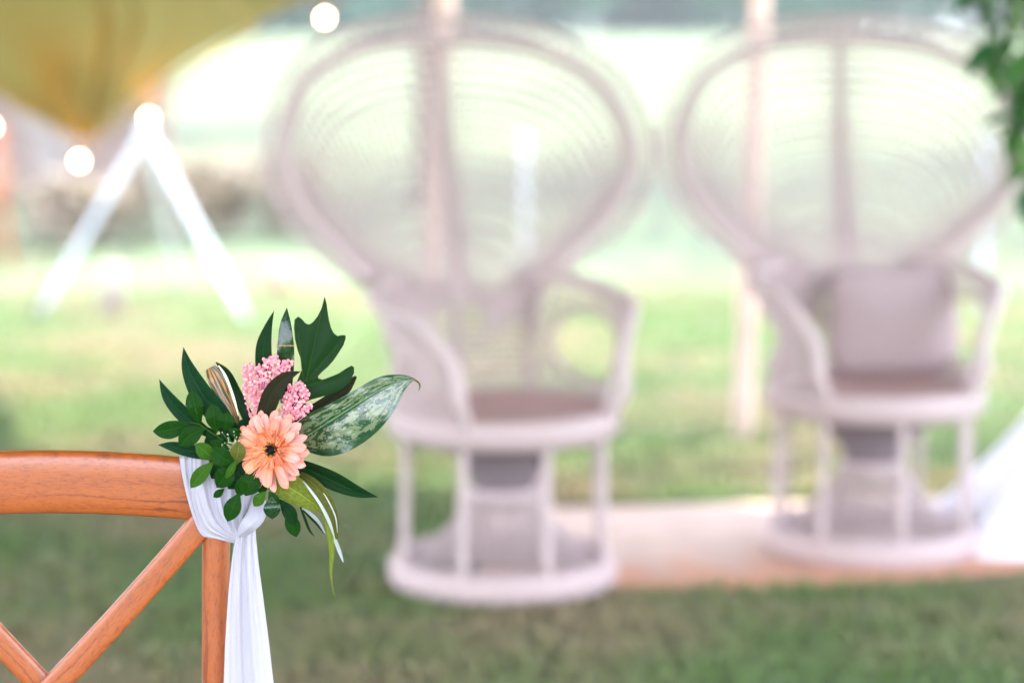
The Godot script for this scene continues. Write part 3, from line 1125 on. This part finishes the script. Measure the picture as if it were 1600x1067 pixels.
# ---------------------------------------------------------------- sash
func sash() -> void:
	var t := thing("sash", "white chiffon sash knotted round the corner of the wooden chair back", "sash", F(350, 780, 0.0))
	var o := t.position
	# the wrap: pleats run from its left edge over the rail's corner into the knot
	var left := [Vector3(279, 704, -0.012), Vector3(280, 716, 0.012), Vector3(284, 742, 0.019), Vector3(291, 774, 0.021), Vector3(301, 808, 0.020), Vector3(315, 836, 0.018), Vector3(338, 842, 0.024), Vector3(366, 849, 0.024)]
	var midl := [Vector3(345, 702, -0.012), Vector3(342, 714, 0.014), Vector3(340, 738, 0.026), Vector3(340, 762, 0.032), Vector3(343, 786, 0.036), Vector3(350, 808, 0.040), Vector3(360, 826, 0.040), Vector3(371, 838, 0.036)]
	var knot := [Vector3(416, 706, -0.012), Vector3(416, 718, 0.010), Vector3(413, 738, 0.022), Vector3(409, 758, 0.026), Vector3(403, 778, 0.028), Vector3(395, 796, 0.030), Vector3(387, 810, 0.032), Vector3(378, 824, 0.030)]
	var rows := []
	for i in 121:
		var k := i / 120.0
		var row := PackedVector3Array()
		for j in 49:
			var u := j / 48.0
			var a := curve(left, u)
			var m := curve(midl, u)
			var c := curve(knot, u)
			var p := a * ((1.0 - k) * (1.0 - 2.0 * k)) + m * (4.0 * k * (1.0 - k)) + c * (k * (2.0 * k - 1.0))
			var amp := smoothstep(0.0, 0.12, k) * smoothstep(1.0, 0.9, k) * smoothstep(0.0, 0.2, u) * smoothstep(1.05, 0.75, u)
			var ph := k * 30.0 + 1.6 * sin(k * 9.0 + u * 1.5) + 0.8 * u
			p.z += amp * (0.0026 * sin(ph) + 0.0014 * sin(ph * 2.1 + 1.0 + u) + 0.0008 * sin(ph * 4.3))
			p.y += 1.2 * sin(k * 21.0) * smoothstep(0.1, 0.0, u)
			row.append(F(p.x, p.y, p.z) - o)
		rows.append(row)
	var st := begin()
	sheet(st, rows)
	piece("wrap", done(st), M.cloth, t)
	# the turn round the back of rail and post
	var bk := []
	for i in 13:
		var k := i / 12.0
		var a := curve(left.slice(0, 6), k)
		var b := curve(knot, k)
		var row := PackedVector3Array()
		for j in 13:
			var u := j / 12.0
			var p := a.lerp(b, u)
			p.z = -0.028 if k > 0.0 and k < 1.0 else p.z
			if j == 0 or j == 12:
				p.z = lerpf(p.z, a.z if j == 0 else b.z, 0.6)
			row.append(F(p.x, p.y, p.z) - o)
		bk.append(row)
	st = begin()
	sheet(st, bk)
	piece("back_turn", done(st), M.cloth, t)
	# puffed end of the knot on the right
	var pf := []
	for i in 17:
		var k := i / 16.0
		var c := curve([Vector3(372, 838, 0.03), Vector3(386, 822, 0.04), Vector3(398, 806, 0.036), Vector3(404, 785, 0.026), Vector3(402, 765, 0.018)], k)
		var w := along([7.0, 13.0, 15.0, 14.0, 8.0], k)
		var row := PackedVector3Array()
		for j in 28:
			var a := TAU * j / 28.0
			var r: float = w * (1.0 + 0.10 * sin(a * 5.0 + k * 3.0))
			var q := c + Vector3(cos(a) * r * 0.85, cos(a) * r * 0.45, 0)
			row.append(F(q.x, q.y, c.z + sin(a) * r * 0.00075) - o)
		pf.append(row)
	st = begin()
	sheet(st, pf, true)
	piece("knot", done(st), M.cloth, t)
	# the tail
	var tl := []
	for i in 61:
		var k := i / 60.0
		var py := lerpf(812.0, 1180.0, k)
		var lx := along([371.0, 362.0, 356.0, 352.0, 349.5, 347.0, 345.0], k)
		var rx := along([398.0, 403.0, 411.0, 419.0, 426.0, 433.0, 437.0], k)
		var row := PackedVector3Array()
		for j in 49:
			var u := j / 48.0
			var open := smoothstep(-0.05, 0.5, k)
			var z := 0.030 + 0.006 * sin(PI * u) * (1.0 - k) - 0.012 * k
			z += (0.0035 + 0.006 * open) * sin(u * 8.5 + 0.7 + 0.6 * sin(k * 2.0)) * (0.6 + 0.4 * u) + 0.0022 * sin(u * 21.0 + k * 2.0 + sin(k * 5.0)) * (1.0 - 0.35 * open) + 0.0008 * sin(u * 47.0 - k * 4.0)
			if u > 0.7:
				z -= 0.025 * (u - 0.7) * open
			row.append(F(lerpf(lx, rx, u), py, z) - o)
		tl.append(row)
	st = begin()
	sheet(st, tl)
	piece("tail", done(st), M.cloth, t)

# ---------------------------------------------------------------- the flowers
var posy_at: Vector3
var posy_node: Node3D

func leaf(mids: Array, wl: Array, wr: Array, m: Material, fold := 0.35, called := "leaf", wave := 0.0) -> MeshInstance3D:
	var n := 22
	var rows := []
	var uvs := []
	var pts := []
	for i in n + 1:
		pts.append(curve(mids, float(i) / n))
	for i in n + 1:
		var k := float(i) / n
		var d: Vector3 = pts[mini(i + 1, n)] - pts[maxi(i - 1, 0)]
		var nor := Vector2(d.y, -d.x).normalized()
		var row := PackedVector3Array()
		var uv := PackedVector2Array()
		for j in 13:
			var s := j / 6.0 - 1.0
			var w: float = maxf(along(wl, k) if s < 0.0 else along(wr, k), 0.05)
			var q: Vector3 = pts[i] + Vector3(nor.x, nor.y, 0) * (s * w)
			q.z += (fold * absf(s) - fold * 0.55 * s * s + 0.12 * wave * sin(k * 16.0 + s * 2.0) * s * s) * w / 1259.0
			row.append(F(q.x, q.y, q.z) - posy_at)
			uv.append(Vector2(s * 0.5 + 0.5, 1.0 - k))
		rows.append(row)
		uvs.append(uv)
	var st := begin()
	sheet(st, rows, false, uvs)
	return piece(called, done(st), m, posy_node)

func oval(tx: float, ty: float, bx: float, by: float, hw: float, dz: float, m: Material, bend := 0.0, tilt := 0.0) -> void:
	var a := Vector3(tx, ty, dz + tilt)
	var b := Vector3(bx, by, dz - 0.003)
	var mm := (a + b) * 0.5
	var side := Vector3(b.y - a.y, a.x - b.x, 0).normalized() * bend
	mm += side + Vector3(0, 0, 0.004)
	var w := [0.0, hw * 0.74, hw * 1.04, hw * 1.06, hw * 0.88, hw * 0.46, 0.8]
	if by > 702.0:
		a.z += 0.014
		b.z += 0.014
		mm.z += 0.014
	leaf([a, a.lerp(mm, 0.55) + side * 0.2, mm, b.lerp(mm, 0.5) + side * 0.1, b], w, w, m, 0.30)

func posy() -> void:
	posy_at = F(390, 700, 0.03)
	posy_node = thing("flower_posy", "small posy of a peach gerbera, pink filler and glossy leaves tied to the chair", "flowers", posy_at)
	var o := posy_at
	# tied stems behind
	for a in [[360, 720, 380, 812], [395, 715, 384, 815], [430, 730, 389, 812]]:
		var st := begin()
		tube(st, PackedVector3Array([F(a[0], a[1], 0.02) - o, F(a[2], a[3], 0.02) - o]), 0.0022, 6)
		piece("stem", done(st), M.fresh, posy_node)
	# long leaves at the back
	leaf([Vector3(428, 485, 0.0), Vector3(419, 510, 0.004), Vector3(412, 540, 0.008), Vector3(412, 575, 0.01), Vector3(415, 620, 0.01)], [0, 6, 12, 13, 8], [0, 6, 12, 13, 8], M.dark)
	leaf([Vector3(448, 480, -0.004), Vector3(446, 506, 0.004), Vector3(446, 540, 0.008), Vector3(446, 572, 0.006), Vector3(446, 630, 0.006)], [0, 8.5, 13, 13, 8], [0, 8.5, 13, 13, 8], M.glossy, 0.2, "leaf", 1.5)
	var tie := begin()
	tube(tie, PackedVector3Array([F(431, 540.5, 0.013) - o, F(446, 540, 0.016) - o, F(461, 540, 0.013) - o]), 0.0006, 5)
	piece("straw", done(tie), mat(lin(0.5, 0.3, 0.1), 0.6), posy_node)
	lobed_leaf()
	leaf([Vector3(556, 588, 0.002), Vector3(540, 606, 0.002), Vector3(515, 628, 0.0), Vector3(480, 650, 0.0)], [2, 9, 12, 12], [2, 9, 14, 16], M.brown, 0.3)
	leaf([Vector3(286, 542, 0.012), Vector3(294, 575, 0.012), Vector3(313, 612, 0.012), Vector3(338, 645, 0.012), Vector3(368, 682, 0.01)], [0, 11, 18, 18, 12], [0, 10, 16, 18, 12], M.blue, 0.75)
	leaf([Vector3(248, 592, 0.016), Vector3(262, 620, 0.018), Vector3(284, 646, 0.016), Vector3(306, 664, 0.012), Vector3(330, 680, 0.008)], [0, 9, 12, 10, 6], [0, 9, 12, 10, 6], M.blue, 0.75)
	leaf([Vector3(246, 695, 0.03), Vector3(266, 697, 0.028), Vector3(292, 703, 0.024), Vector3(318, 709, 0.02), Vector3(345, 712, 0.018)], [0, 7, 10.5, 9, 6], [0, 7, 10.5, 9, 6], M.blue, 0.4)
	# folded striped leaf with cream edge
	leaf([Vector3(337, 566, 0.0), Vector3(354, 583, 0.002), Vector3(369, 614, 0.004), Vector3(388, 655, 0.006), Vector3(400, 685, 0.006)], [1, 7, 8, 9, 6], [1, 6, 8, 9, 6], M.dark, 0.2, "leaf", 2.0)
	leaf([Vector3(328, 574, 0.006), Vector3(337, 590, 0.010), Vector3(349, 615, 0.012), Vector3(362, 640, 0.012), Vector3(372, 668, 0.010)], [8, 14, 12, 8, 4], [8, 14, 13, 9, 4], M.striped, 0.5, "striped_leaf", 1.5)
	leaf([Vector3(341, 571, 0.014), Vector3(351, 586, 0.017), Vector3(360, 608, 0.018), Vector3(367, 630, 0.017), Vector3(372, 650, 0.015)], [0.6, 2.0, 1.9, 1.8, 0.6], [0.6, 2.0, 1.9, 1.8, 0.6], M.cream, 0.2, "cream_edge", 1.5)
	# variegated leaf on the right
	leaf([Vector3(648, 592, 0.012), Vector3(630, 594, 0.016), Vector3(600, 606, 0.020), Vector3(560, 629, 0.020), Vector3(520, 655, 0.016), Vector3(487, 676, 0.010), Vector3(466, 690, 0.004)], [1.0, 9, 19, 20, 24, 30, 18], [1.2, 14, 38, 54, 56, 44, 18], M.agl, 0.28, "variegated_leaf", 0.5)
	leaf([Vector3(654, 611, 0.010), Vector3(656, 603, 0.012), Vector3(653, 597, 0.012), Vector3(645, 592, 0.012)], [0.3, 1.2, 1.4, 1.5], [0.3, 1.2, 1.4, 1.5], M.olive_dark, 0.2, "leaf_tip")
	# lower right
	leaf([Vector3(591, 777, 0.012), Vector3(556, 768, 0.016), Vector3(518, 751, 0.016), Vector3(480, 733, 0.01), Vector3(450, 722, 0.006)], [0, 10, 15, 12, 8], [0, 9, 14, 12, 8], M.dark, 0.7)
	leaf([Vector3(508, 805, 0.024), Vector3(488, 786, 0.028), Vector3(458, 766, 0.03), Vector3(425, 750, 0.02)], [0.5, 12, 22, 16], [0.5, 12, 21, 16], M.olive, 0.25, "olive_leaf")
	leaf([Vector3(526, 842, 0.03), Vector3(522, 812, 0.036), Vector3(509, 781, 0.038), Vector3(490, 757, 0.034), Vector3(468, 742, 0.02)], [2, 7, 10, 9, 6], [2, 7, 10, 9, 6], M.olive_dark, 0.9, "curled_leaf")
	leaf([Vector3(523, 842, 0.034), Vector3(514, 815, 0.042), Vector3(499, 786, 0.044), Vector3(480, 760, 0.038), Vector3(472, 750, 0.03)], [0.6, 2.6, 2.2, 1.6, 0.5], [0.6, 2.6, 2.2, 1.6, 0.5], M.silver, 0.4, "leaf_edge")
	leaf([Vector3(527, 832, 0.034), Vector3(524, 808, 0.04), Vector3(514, 785, 0.042), Vector3(505, 770, 0.04)], [0.4, 1.1, 1.1, 0.4], [0.4, 1.1, 1.1, 0.4], M.silver, 0.4, "leaf_edge")
	leaf([Vector3(523, 934, 0.026), Vector3(519, 915, 0.028), Vector3(516.5, 890, 0.03), Vector3(518, 860, 0.032), Vector3(514, 825, 0.034), Vector3(505, 800, 0.032)], [0.4, 1.0, 2.4, 4.2, 4.5, 3], [0.4, 0.9, 2.0, 4.2, 5, 3], M.olive, 0.6, "trailing_leaf")
	leaf([Vector3(536, 878, 0.024), Vector3(531, 864, 0.026), Vector3(525, 848, 0.028), Vector3(519, 835, 0.028)], [0.6, 2.6, 3, 2], [0.6, 2.6, 3, 2], M.silver, 0.5, "curled_leaf")
	leaf([Vector3(508, 834, 0.016), Vector3(498, 818, 0.02), Vector3(485, 804, 0.022), Vector3(472, 794, 0.02)], [0.4, 3.4, 3.6, 1.5], [0.4, 3.2, 3.6, 1.5], M.silver, 0.5, "curled_leaf")
	leaf([Vector3(507, 835, 0.018), Vector3(495, 819, 0.022), Vector3(482, 806, 0.024), Vector3(473, 797, 0.022)], [0.4, 1.8, 1.8, 1], [0.4, 1.8, 1.8, 1], M.dark, 0.3, "curled_leaf")
	leaf([Vector3(491, 838, 0.014), Vector3(483, 828, 0.018), Vector3(476, 810, 0.02), Vector3(469, 792, 0.02)], [0.4, 1.8, 2.2, 1.5], [0.4, 1.8, 2.2, 1.5], M.blue, 0.4)
	# rounded small leaves: tip, base, half width, distance in front, tone
	for a in [
		[299, 608, 313, 664, 12.5, 0.022, "mid", -2.0], [238, 674, 297, 660, 13, 0.026, "mid", -4.0], [331, 630, 338, 677, 13, 0.028, "mid", 0.0],
		[355, 644, 350, 673, 13.5, 0.032, "mid", 0.0], [279, 697, 320, 668, 14, 0.03, "mid", 3.0], [379, 684, 356, 669, 7.5, 0.034, "mid", 0.0],
		[305, 693, 337, 720, 11.5, 0.036, "fresh", 0.0], [329, 700, 369, 727, 14, 0.038, "mid", -2.0], [374, 690, 368, 727, 11.5, 0.036, "brown_green", 0.0],
		[297, 763, 334, 721, 10.5, 0.040, "fresh", 2.0], [327, 690, 358, 702, 8.5, 0.034, "mid", 0.0], [338, 762, 366, 724, 14, 0.036, "mid", 0.0],
		[333, 777, 350, 764, 5.5, 0.034, "mid", 0.0], [355, 815, 374, 770, 12.5, 0.050, "mid", 1.0], [383, 775, 397, 733, 16, 0.038, "mid", 0.0],
		[405, 760, 398, 728, 11, 0.026, "dark", 0.0], [384, 746, 397, 721, 6.5, 0.022, "fresh", 0.0], [352, 748, 370, 718, 5.5, 0.042, "fresh", 0.0],
		[396, 791, 414, 768, 8.5, 0.044, "fresh", 0.0], [425, 811, 424, 776, 12.5, 0.046, "glossy", 0.0], [434, 792, 420, 768, 8.0, 0.042, "mid", 0.0],
		[463, 839, 446, 800, 11.0, 0.034, "mid", -2.0], [461, 822, 436, 780, 10.0, 0.040, "dark", -3.0], [362, 690, 340, 680, 8.0, 0.026, "dark", 0.0],
		[320, 700, 345, 680, 12.0, 0.02, "dark", 0.0], [365, 755, 380, 712, 15.0, 0.026, "dark", 0.0], [390, 700, 372, 668, 13.0, 0.024, "dark", 0.0],
		[345, 672, 365, 690, 13.0, 0.018, "dark", 0.0], [405, 715, 395, 760, 15.0, 0.022, "dark", 0.0], [312, 672, 338, 678, 7.0, 0.02, "dark", 0.0],
		[330, 748, 352, 716, 12.0, 0.028, "dark", 0.0], [376, 655, 392, 690, 12.0, 0.014, "dark", 0.0], [440, 690, 470, 655, 14.0, 0.0, "dark", 0.0], [465, 700, 495, 640, 16.0, -0.002, "dark", 0.0],
		[372, 776, 386, 740, 10.0, 0.036, "mid", 1.0], [396, 772, 404, 736, 9.0, 0.034, "dark", 0.0], [342, 738, 366, 712, 11.0, 0.034, "mid", 0.0], [356, 764, 378, 736, 11.0, 0.030, "dark", 0.0], [412, 772, 402, 740, 10.0, 0.030, "mid", 0.0], [326, 722, 350, 704, 9.0, 0.03, "dark", 0.0],
		[478, 660, 455, 620, 14.0, -0.004, "dark", 0.0]]:
		var m: Material = M.olive_dark if a[6] == "brown_green" else M[a[6]]
		oval(a[0], a[1], a[2], a[3], a[4], a[5], m, a[7], rng.randf_range(-0.003, 0.003))
	# twig carrying the small leaves
	for tw in [[[297, 660], [312, 664], [330, 676], [352, 690], [375, 705]], [[333, 722], [352, 716], [372, 712], [390, 720]], [[374, 770], [382, 745], [390, 725]], [[348, 765], [360, 780], [372, 790]]]:
		var pts := []
		for p in tw:
			pts.append(F(p[0], p[1], 0.027) - o)
		var st := begin()
		tube(st, smooth_path(pts, 16), 0.0009, 6)
		piece("twig", done(st), M.fresh, posy_node)
	# tiny pale buds
	var bs := begin()
	for i in 46:
		var p := F(rng.randf_range(346, 396), rng.randf_range(672, 698) + rng.randf_range(0, 8), rng.randf_range(0.036, 0.043))
		ball(bs, p - o, rng.randf_range(0.0006, 0.0012), Color(0.45, 0.5, 0.3).lerp(Color(0.2, 0.32, 0.12), rng.randf()))
		tube_c(bs, p - o, F(372, 712, 0.026) - o, 0.00022, Color(0.1, 0.2, 0.05))
	piece("buds", bs.commit(), M.rice, posy_node).set_meta("kind", "stuff")
	filler([Vector2(377, 572), Vector2(392, 566), Vector2(400, 572), Vector2(412, 560), Vector2(430, 556), Vector2(448, 562), Vector2(458, 560), Vector2(457, 575), Vector2(448, 582), Vector2(430, 598), Vector2(420, 625), Vector2(408, 655), Vector2(396, 660), Vector2(386, 640), Vector2(380, 610)], 330, Vector2(402, 690), 0.018, 11)
	filler([Vector2(452, 600), Vector2(466, 596), Vector2(474, 595), Vector2(484, 608), Vector2(482, 622), Vector2(489, 635), Vector2(476, 650), Vector2(462, 655), Vector2(440, 658), Vector2(432, 652), Vector2(440, 630), Vector2(448, 608)], 190, Vector2(430, 690), 0.022, 12)
	# brown-green leaf lying across the pink
	leaf([Vector3(470, 580, 0.030), Vector3(446, 590, 0.036), Vector3(428, 610, 0.038), Vector3(417, 636, 0.036), Vector3(406, 665, 0.03)], [0, 9, 14, 14, 9], [0, 9, 14, 14, 9], M.brown, 0.35)
	gerbera()

func lobed_leaf() -> void:
	var outline := [[507, 463], [510, 474], [511.5, 486], [514, 501], [517, 512], [521, 520], [527, 525], [534, 523.5], [539.5, 524], [540, 529], [536, 540], [529, 551], [521, 563], [512, 573], [503, 581], [497, 587], [497, 591], [503, 593], [515, 590], [528, 584], [540, 576], [549, 571], [553, 574], [553, 583], [547, 596], [536, 607], [520, 615], [502, 620], [487, 624], [476, 628], [462, 625], [460, 605], [466, 590], [472, 576], [470, 562], [465, 548], [460.5, 530], [459, 512], [460, 499], [466, 494.5], [472, 499], [477, 505], [483, 507], [489, 503], [496, 494], [502, 482], [505, 471]]
	var poly := PackedVector2Array()
	for i in outline.size():
		var a := Vector2(outline[i][0], outline[i][1])
		var b := Vector2(outline[(i + 1) % outline.size()][0], outline[(i + 1) % outline.size()][1])
		poly.append(a)
		poly.append(a.lerp(b, 0.5))
	var pts := PackedVector2Array(poly)
	for gx in range(458, 556, 4):
		for gy in range(464, 628, 4):
			var p := Vector2(gx + (2 if gy % 8 == 0 else 0), gy)
			if Geometry2D.is_point_in_polygon(p, poly):
				var near := 99.0
				for q in poly:
					near = minf(near, p.distance_to(q))
				if near > 1.8:
					pts.append(p)
	var tri := Geometry2D.triangulate_delaunay(pts)
	var ribs := [[Vector2(478, 596), Vector2(507, 463)], [Vector2(478, 596), Vector2(538, 527)], [Vector2(474, 600), Vector2(463, 497)], [Vector2(476, 605), Vector2(551, 575)]]
	var st := begin()
	for k in range(0, tri.size(), 3):
		var c := (pts[tri[k]] + pts[tri[k + 1]] + pts[tri[k + 2]]) / 3.0
		if not Geometry2D.is_point_in_polygon(c, poly):
			continue
		var turn := (pts[tri[k + 1]] - pts[tri[k]]).cross(pts[tri[k + 2]] - pts[tri[k]])
		for j in ([0, 1, 2] if turn > 0.0 else [0, 2, 1]):
			var p: Vector2 = pts[tri[k + j]]
			var z := 0.008
			var dist := 99.0
			for r in ribs:
				dist = minf(dist, p.distance_to(Geometry2D.get_closest_point_to_segment(p, r[0], r[1])))
			z += 0.0055 * (1.0 - exp(-dist / 9.0)) - 0.000003 * pow(p.distance_to(Vector2(485, 570)), 2.0) * 0.35
			st.set_uv(Vector2(0.5 + clampf(dist / 60.0, 0, 0.48), (p.y - 460) / 170.0))
			st.add_vertex(F(p.x, p.y, z) - posy_at)
	st.index()
	var lf := piece("lobed_leaf", done(st), M.lobed, posy_node)
	for r in ribs:
		var vt := begin()
		var path := PackedVector3Array()
		for i in 7:
			var p: Vector2 = r[0].lerp(r[1], i / 7.5)
			path.append(F(p.x, p.y, 0.0092 - 0.000003 * pow(p.distance_to(Vector2(485, 570)), 2.0) * 0.35) - posy_at)
		tube(vt, path, [0.0008, 0.0007, 0.0006, 0.0005, 0.0004, 0.0003, 0.0002], 5)
		piece("vein", done(vt), M.fresh, lf)

func filler(outline: Array, count: int, root: Vector2, z: float, s: int) -> void:
	var r := RandomNumberGenerator.new()
	r.seed = s
	var poly := PackedVector2Array(outline)
	var box := Rect2(poly[0], Vector2.ZERO)
	for p in poly:
		box = box.expand(p)
	var st := begin()
	var mid := box.get_center()
	var n := 0
	while n < count:
		var p := box.position + Vector2(r.randf(), r.randf()) * box.size
		if not Geometry2D.is_point_in_polygon(p, poly):
			continue
		n += 1
		var bulge := 0.014 * (1.0 - clampf(((p - mid) / (box.size * 0.55)).length_squared(), 0, 1))
		var dz := z + bulge - 0.009 * r.randf()
		var q := F(p.x, p.y, dz) - posy_at
		var tint := Color(0.82, 0.20, 0.30).lerp(Color(0.92, 0.46, 0.42), r.randf())
		ball(st, q, r.randf_range(0.0014, 0.0026), tint, 4, 7)
		if n % 2 == 0:
			var back := p.lerp(root, r.randf_range(0.15, 0.35))
			tube_c(st, q, F(back.x, back.y, dz - 0.006) - posy_at, 0.0004, Color(0.80, 0.32, 0.42))
	var o := piece("pink_filler", st.commit(), M.rice, posy_node)
	o.set_meta("kind", "stuff")

func tube_c(st: SurfaceTool, a: Vector3, b: Vector3, r: float, tint: Color) -> void:
	var d := (b - a).normalized()
	var u := d.cross(Vector3(0, 0, 1)).normalized()
	var v := d.cross(u)
	for k in 4:
		var n0 := u * cos(TAU * k / 4) + v * sin(TAU * k / 4)
		var n1 := u * cos(TAU * (k + 1) / 4) + v * sin(TAU * (k + 1) / 4)
		for q in [[a, n0], [b, n0], [b, n1], [a, n0], [b, n1], [a, n1]]:
			st.set_color(tint)
			st.set_normal(q[1])
			st.add_vertex(q[0] + q[1] * r)

func petal(C: Vector3, ex: Vector3, ey: Vector3, n: Vector3, a: float, r0: float, r1: float, w: float, lift: float, droop: float, cup: float, c0: Color, c1: Color, twist := 0.0) -> ArrayMesh:
	var dir := ex * cos(a) + ey * sin(a)
	var acr := n.cross(dir)
	var rows := []
	var cols := []
	for i in 15:
		var k := 1.0 - pow(1.0 - i / 14.0, 1.5)
		var r := lerpf(r0, r1, k)
		var h := lift * k + droop * k * k
		var ww: float = w * along([0.42, 0.62, 0.82, 0.96, 1.0, 1.0, 0.97], k) * sqrt(maxf(1.0 - pow(maxf(k - 0.78, 0.0) / 0.222, 2.0), 0.004))
		var row := PackedVector3Array()
		var col := PackedColorArray()
		for j in 9:
			var s := j / 4.0 - 1.0
			var hh := h + ww * (cup * s * s + 0.10 * cos(s * 7.5) * sin(PI * minf(k * 1.1, 1.0)) + twist * s * k)
			row.append(C + dir * (r - 0.0006 * s * s * smoothstep(0.8, 1.0, k)) + acr * (s * ww) + n * hh)
			col.append(c0.lerp(c1, smoothstep(0.05, 0.8, k)) * (0.93 + 0.07 * cos(s * 7.5)))
		rows.append(row)
		cols.append(col)
	var st := begin()
	sheet(st, rows, false, [], cols)
	return done(st)

func gerbera() -> void:
	var g := RandomNumberGenerator.new()
	g.seed = 5
	var C := F(423, 703, 0.052) - posy_at
	var n := Vector3(-0.42, 0.10, 1.0).normalized()
	var ex := Vector3.UP.cross(n).normalized()
	var ey := n.cross(ex)
	var c := begin()
	var rows := []
	for i in 7:
		var k := i / 6.0
		var row := PackedVector3Array()
		for j in 24:
			var a := TAU * j / 24.0
			row.append(C + (ex * cos(a) + ey * sin(a)) * (0.0165 * k) + n * (-0.003 + 0.0032 * k * k))
		rows.append(row)
	sheet(c, rows, true)
	var gb := piece("gerbera", done(c), mat(lin(0.35, 0.10, 0.03), 0.8), posy_node)
	var peach := Color(0.74, 0.29, 0.205)
	var pale := Color(0.79, 0.39, 0.335)
	var orange := Color(0.82, 0.24, 0.06)
	for ring in 3:
		var count: int = [17, 16, 9][ring]
		for i in count:
			var a := TAU * (i + ring * 0.37 + g.randf_range(-0.22, 0.22)) / count
			var len := g.randf_range(0.049, 0.056) - ring * 0.004
			var left := maxf(-cos(a - 0.25), 0.0)
			var c1 := peach.lerp(pale, g.randf()).lerp(Color(0.86, 0.34, 0.13), pow(left, 3.0) * 0.6)
			var m := petal(C, ex, ey, n, a, 0.011, len * (1.0 - 0.08 * left), g.randf_range(0.0052, 0.0070), 0.001 + ring * 0.005 + g.randf_range(-0.002, 0.003), g.randf_range(-0.006, 0.0), g.randf_range(0.25, 0.6) + left * 0.3, orange.lerp(peach, 0.12), c1, g.randf_range(-0.2, 0.2))
			piece("petal", m, M.petal, gb)
	# short inner florets and the dark eye
	var fl := begin()
	for i in 260:
		var a := g.randf() * TAU
		var r0 := g.randf_range(0.0085, 0.015)
		var r1 := r0 + g.randf_range(0.006, 0.015)
		var dir := ex * cos(a) + ey * sin(a)
		var p0 := C + dir * r0 + n * 0.001
		var p1 := C + dir * r1 + n * g.randf_range(0.004, 0.009) + n.cross(dir) * g.randf_range(-0.002, 0.002)
		var tint := Color(0.74, 0.17, 0.06).lerp(Color(0.82, 0.36, 0.21), g.randf())
		tube_c(fl, p0, p1, g.randf_range(0.0006, 0.0011), tint)
	for i in 70:
		var a := g.randf() * TAU
		var dir := ex * cos(a) + ey * sin(a)
		var r0 := g.randf_range(0.006, 0.0115)
		tube_c(fl, C + dir * r0, C + dir * (r0 + 0.0012) + n * g.randf_range(0.003, 0.006), 0.0006, Color(0.85, 0.30, 0.06).lerp(Color(0.9, 0.5, 0.12), g.randf()))
	piece("florets", fl.commit(), M.petal, gb).set_meta("kind", "stuff")
	var eye := begin()
	for i in 120:
		var a := g.randf() * TAU
		var r := 0.0088 * sqrt(g.randf())
		var p := C + (ex * cos(a) + ey * sin(a)) * r
		tube_c(eye, p - n * 0.002, p + n * g.randf_range(0.0005, 0.0035), 0.0006, Color(0.012, 0.006, 0.008))
	lathe_disc(eye, C + n * -0.0005, ex, ey, 0.0092, Color(0.01, 0.005, 0.007), n)
	piece("eye", eye.commit(), M.rice, gb).set_meta("kind", "stuff")

func lathe_disc(st: SurfaceTool, c: Vector3, ex: Vector3, ey: Vector3, r: float, tint: Color, n: Vector3) -> void:
	for k in 20:
		var a := TAU * k / 20.0
		var b := TAU * (k + 1) / 20.0
		for q in [c, c + (ex * cos(b) + ey * sin(b)) * r, c + (ex * cos(a) + ey * sin(a)) * r]:
			st.set_color(tint)
			st.set_normal(n)
			st.add_vertex(q)
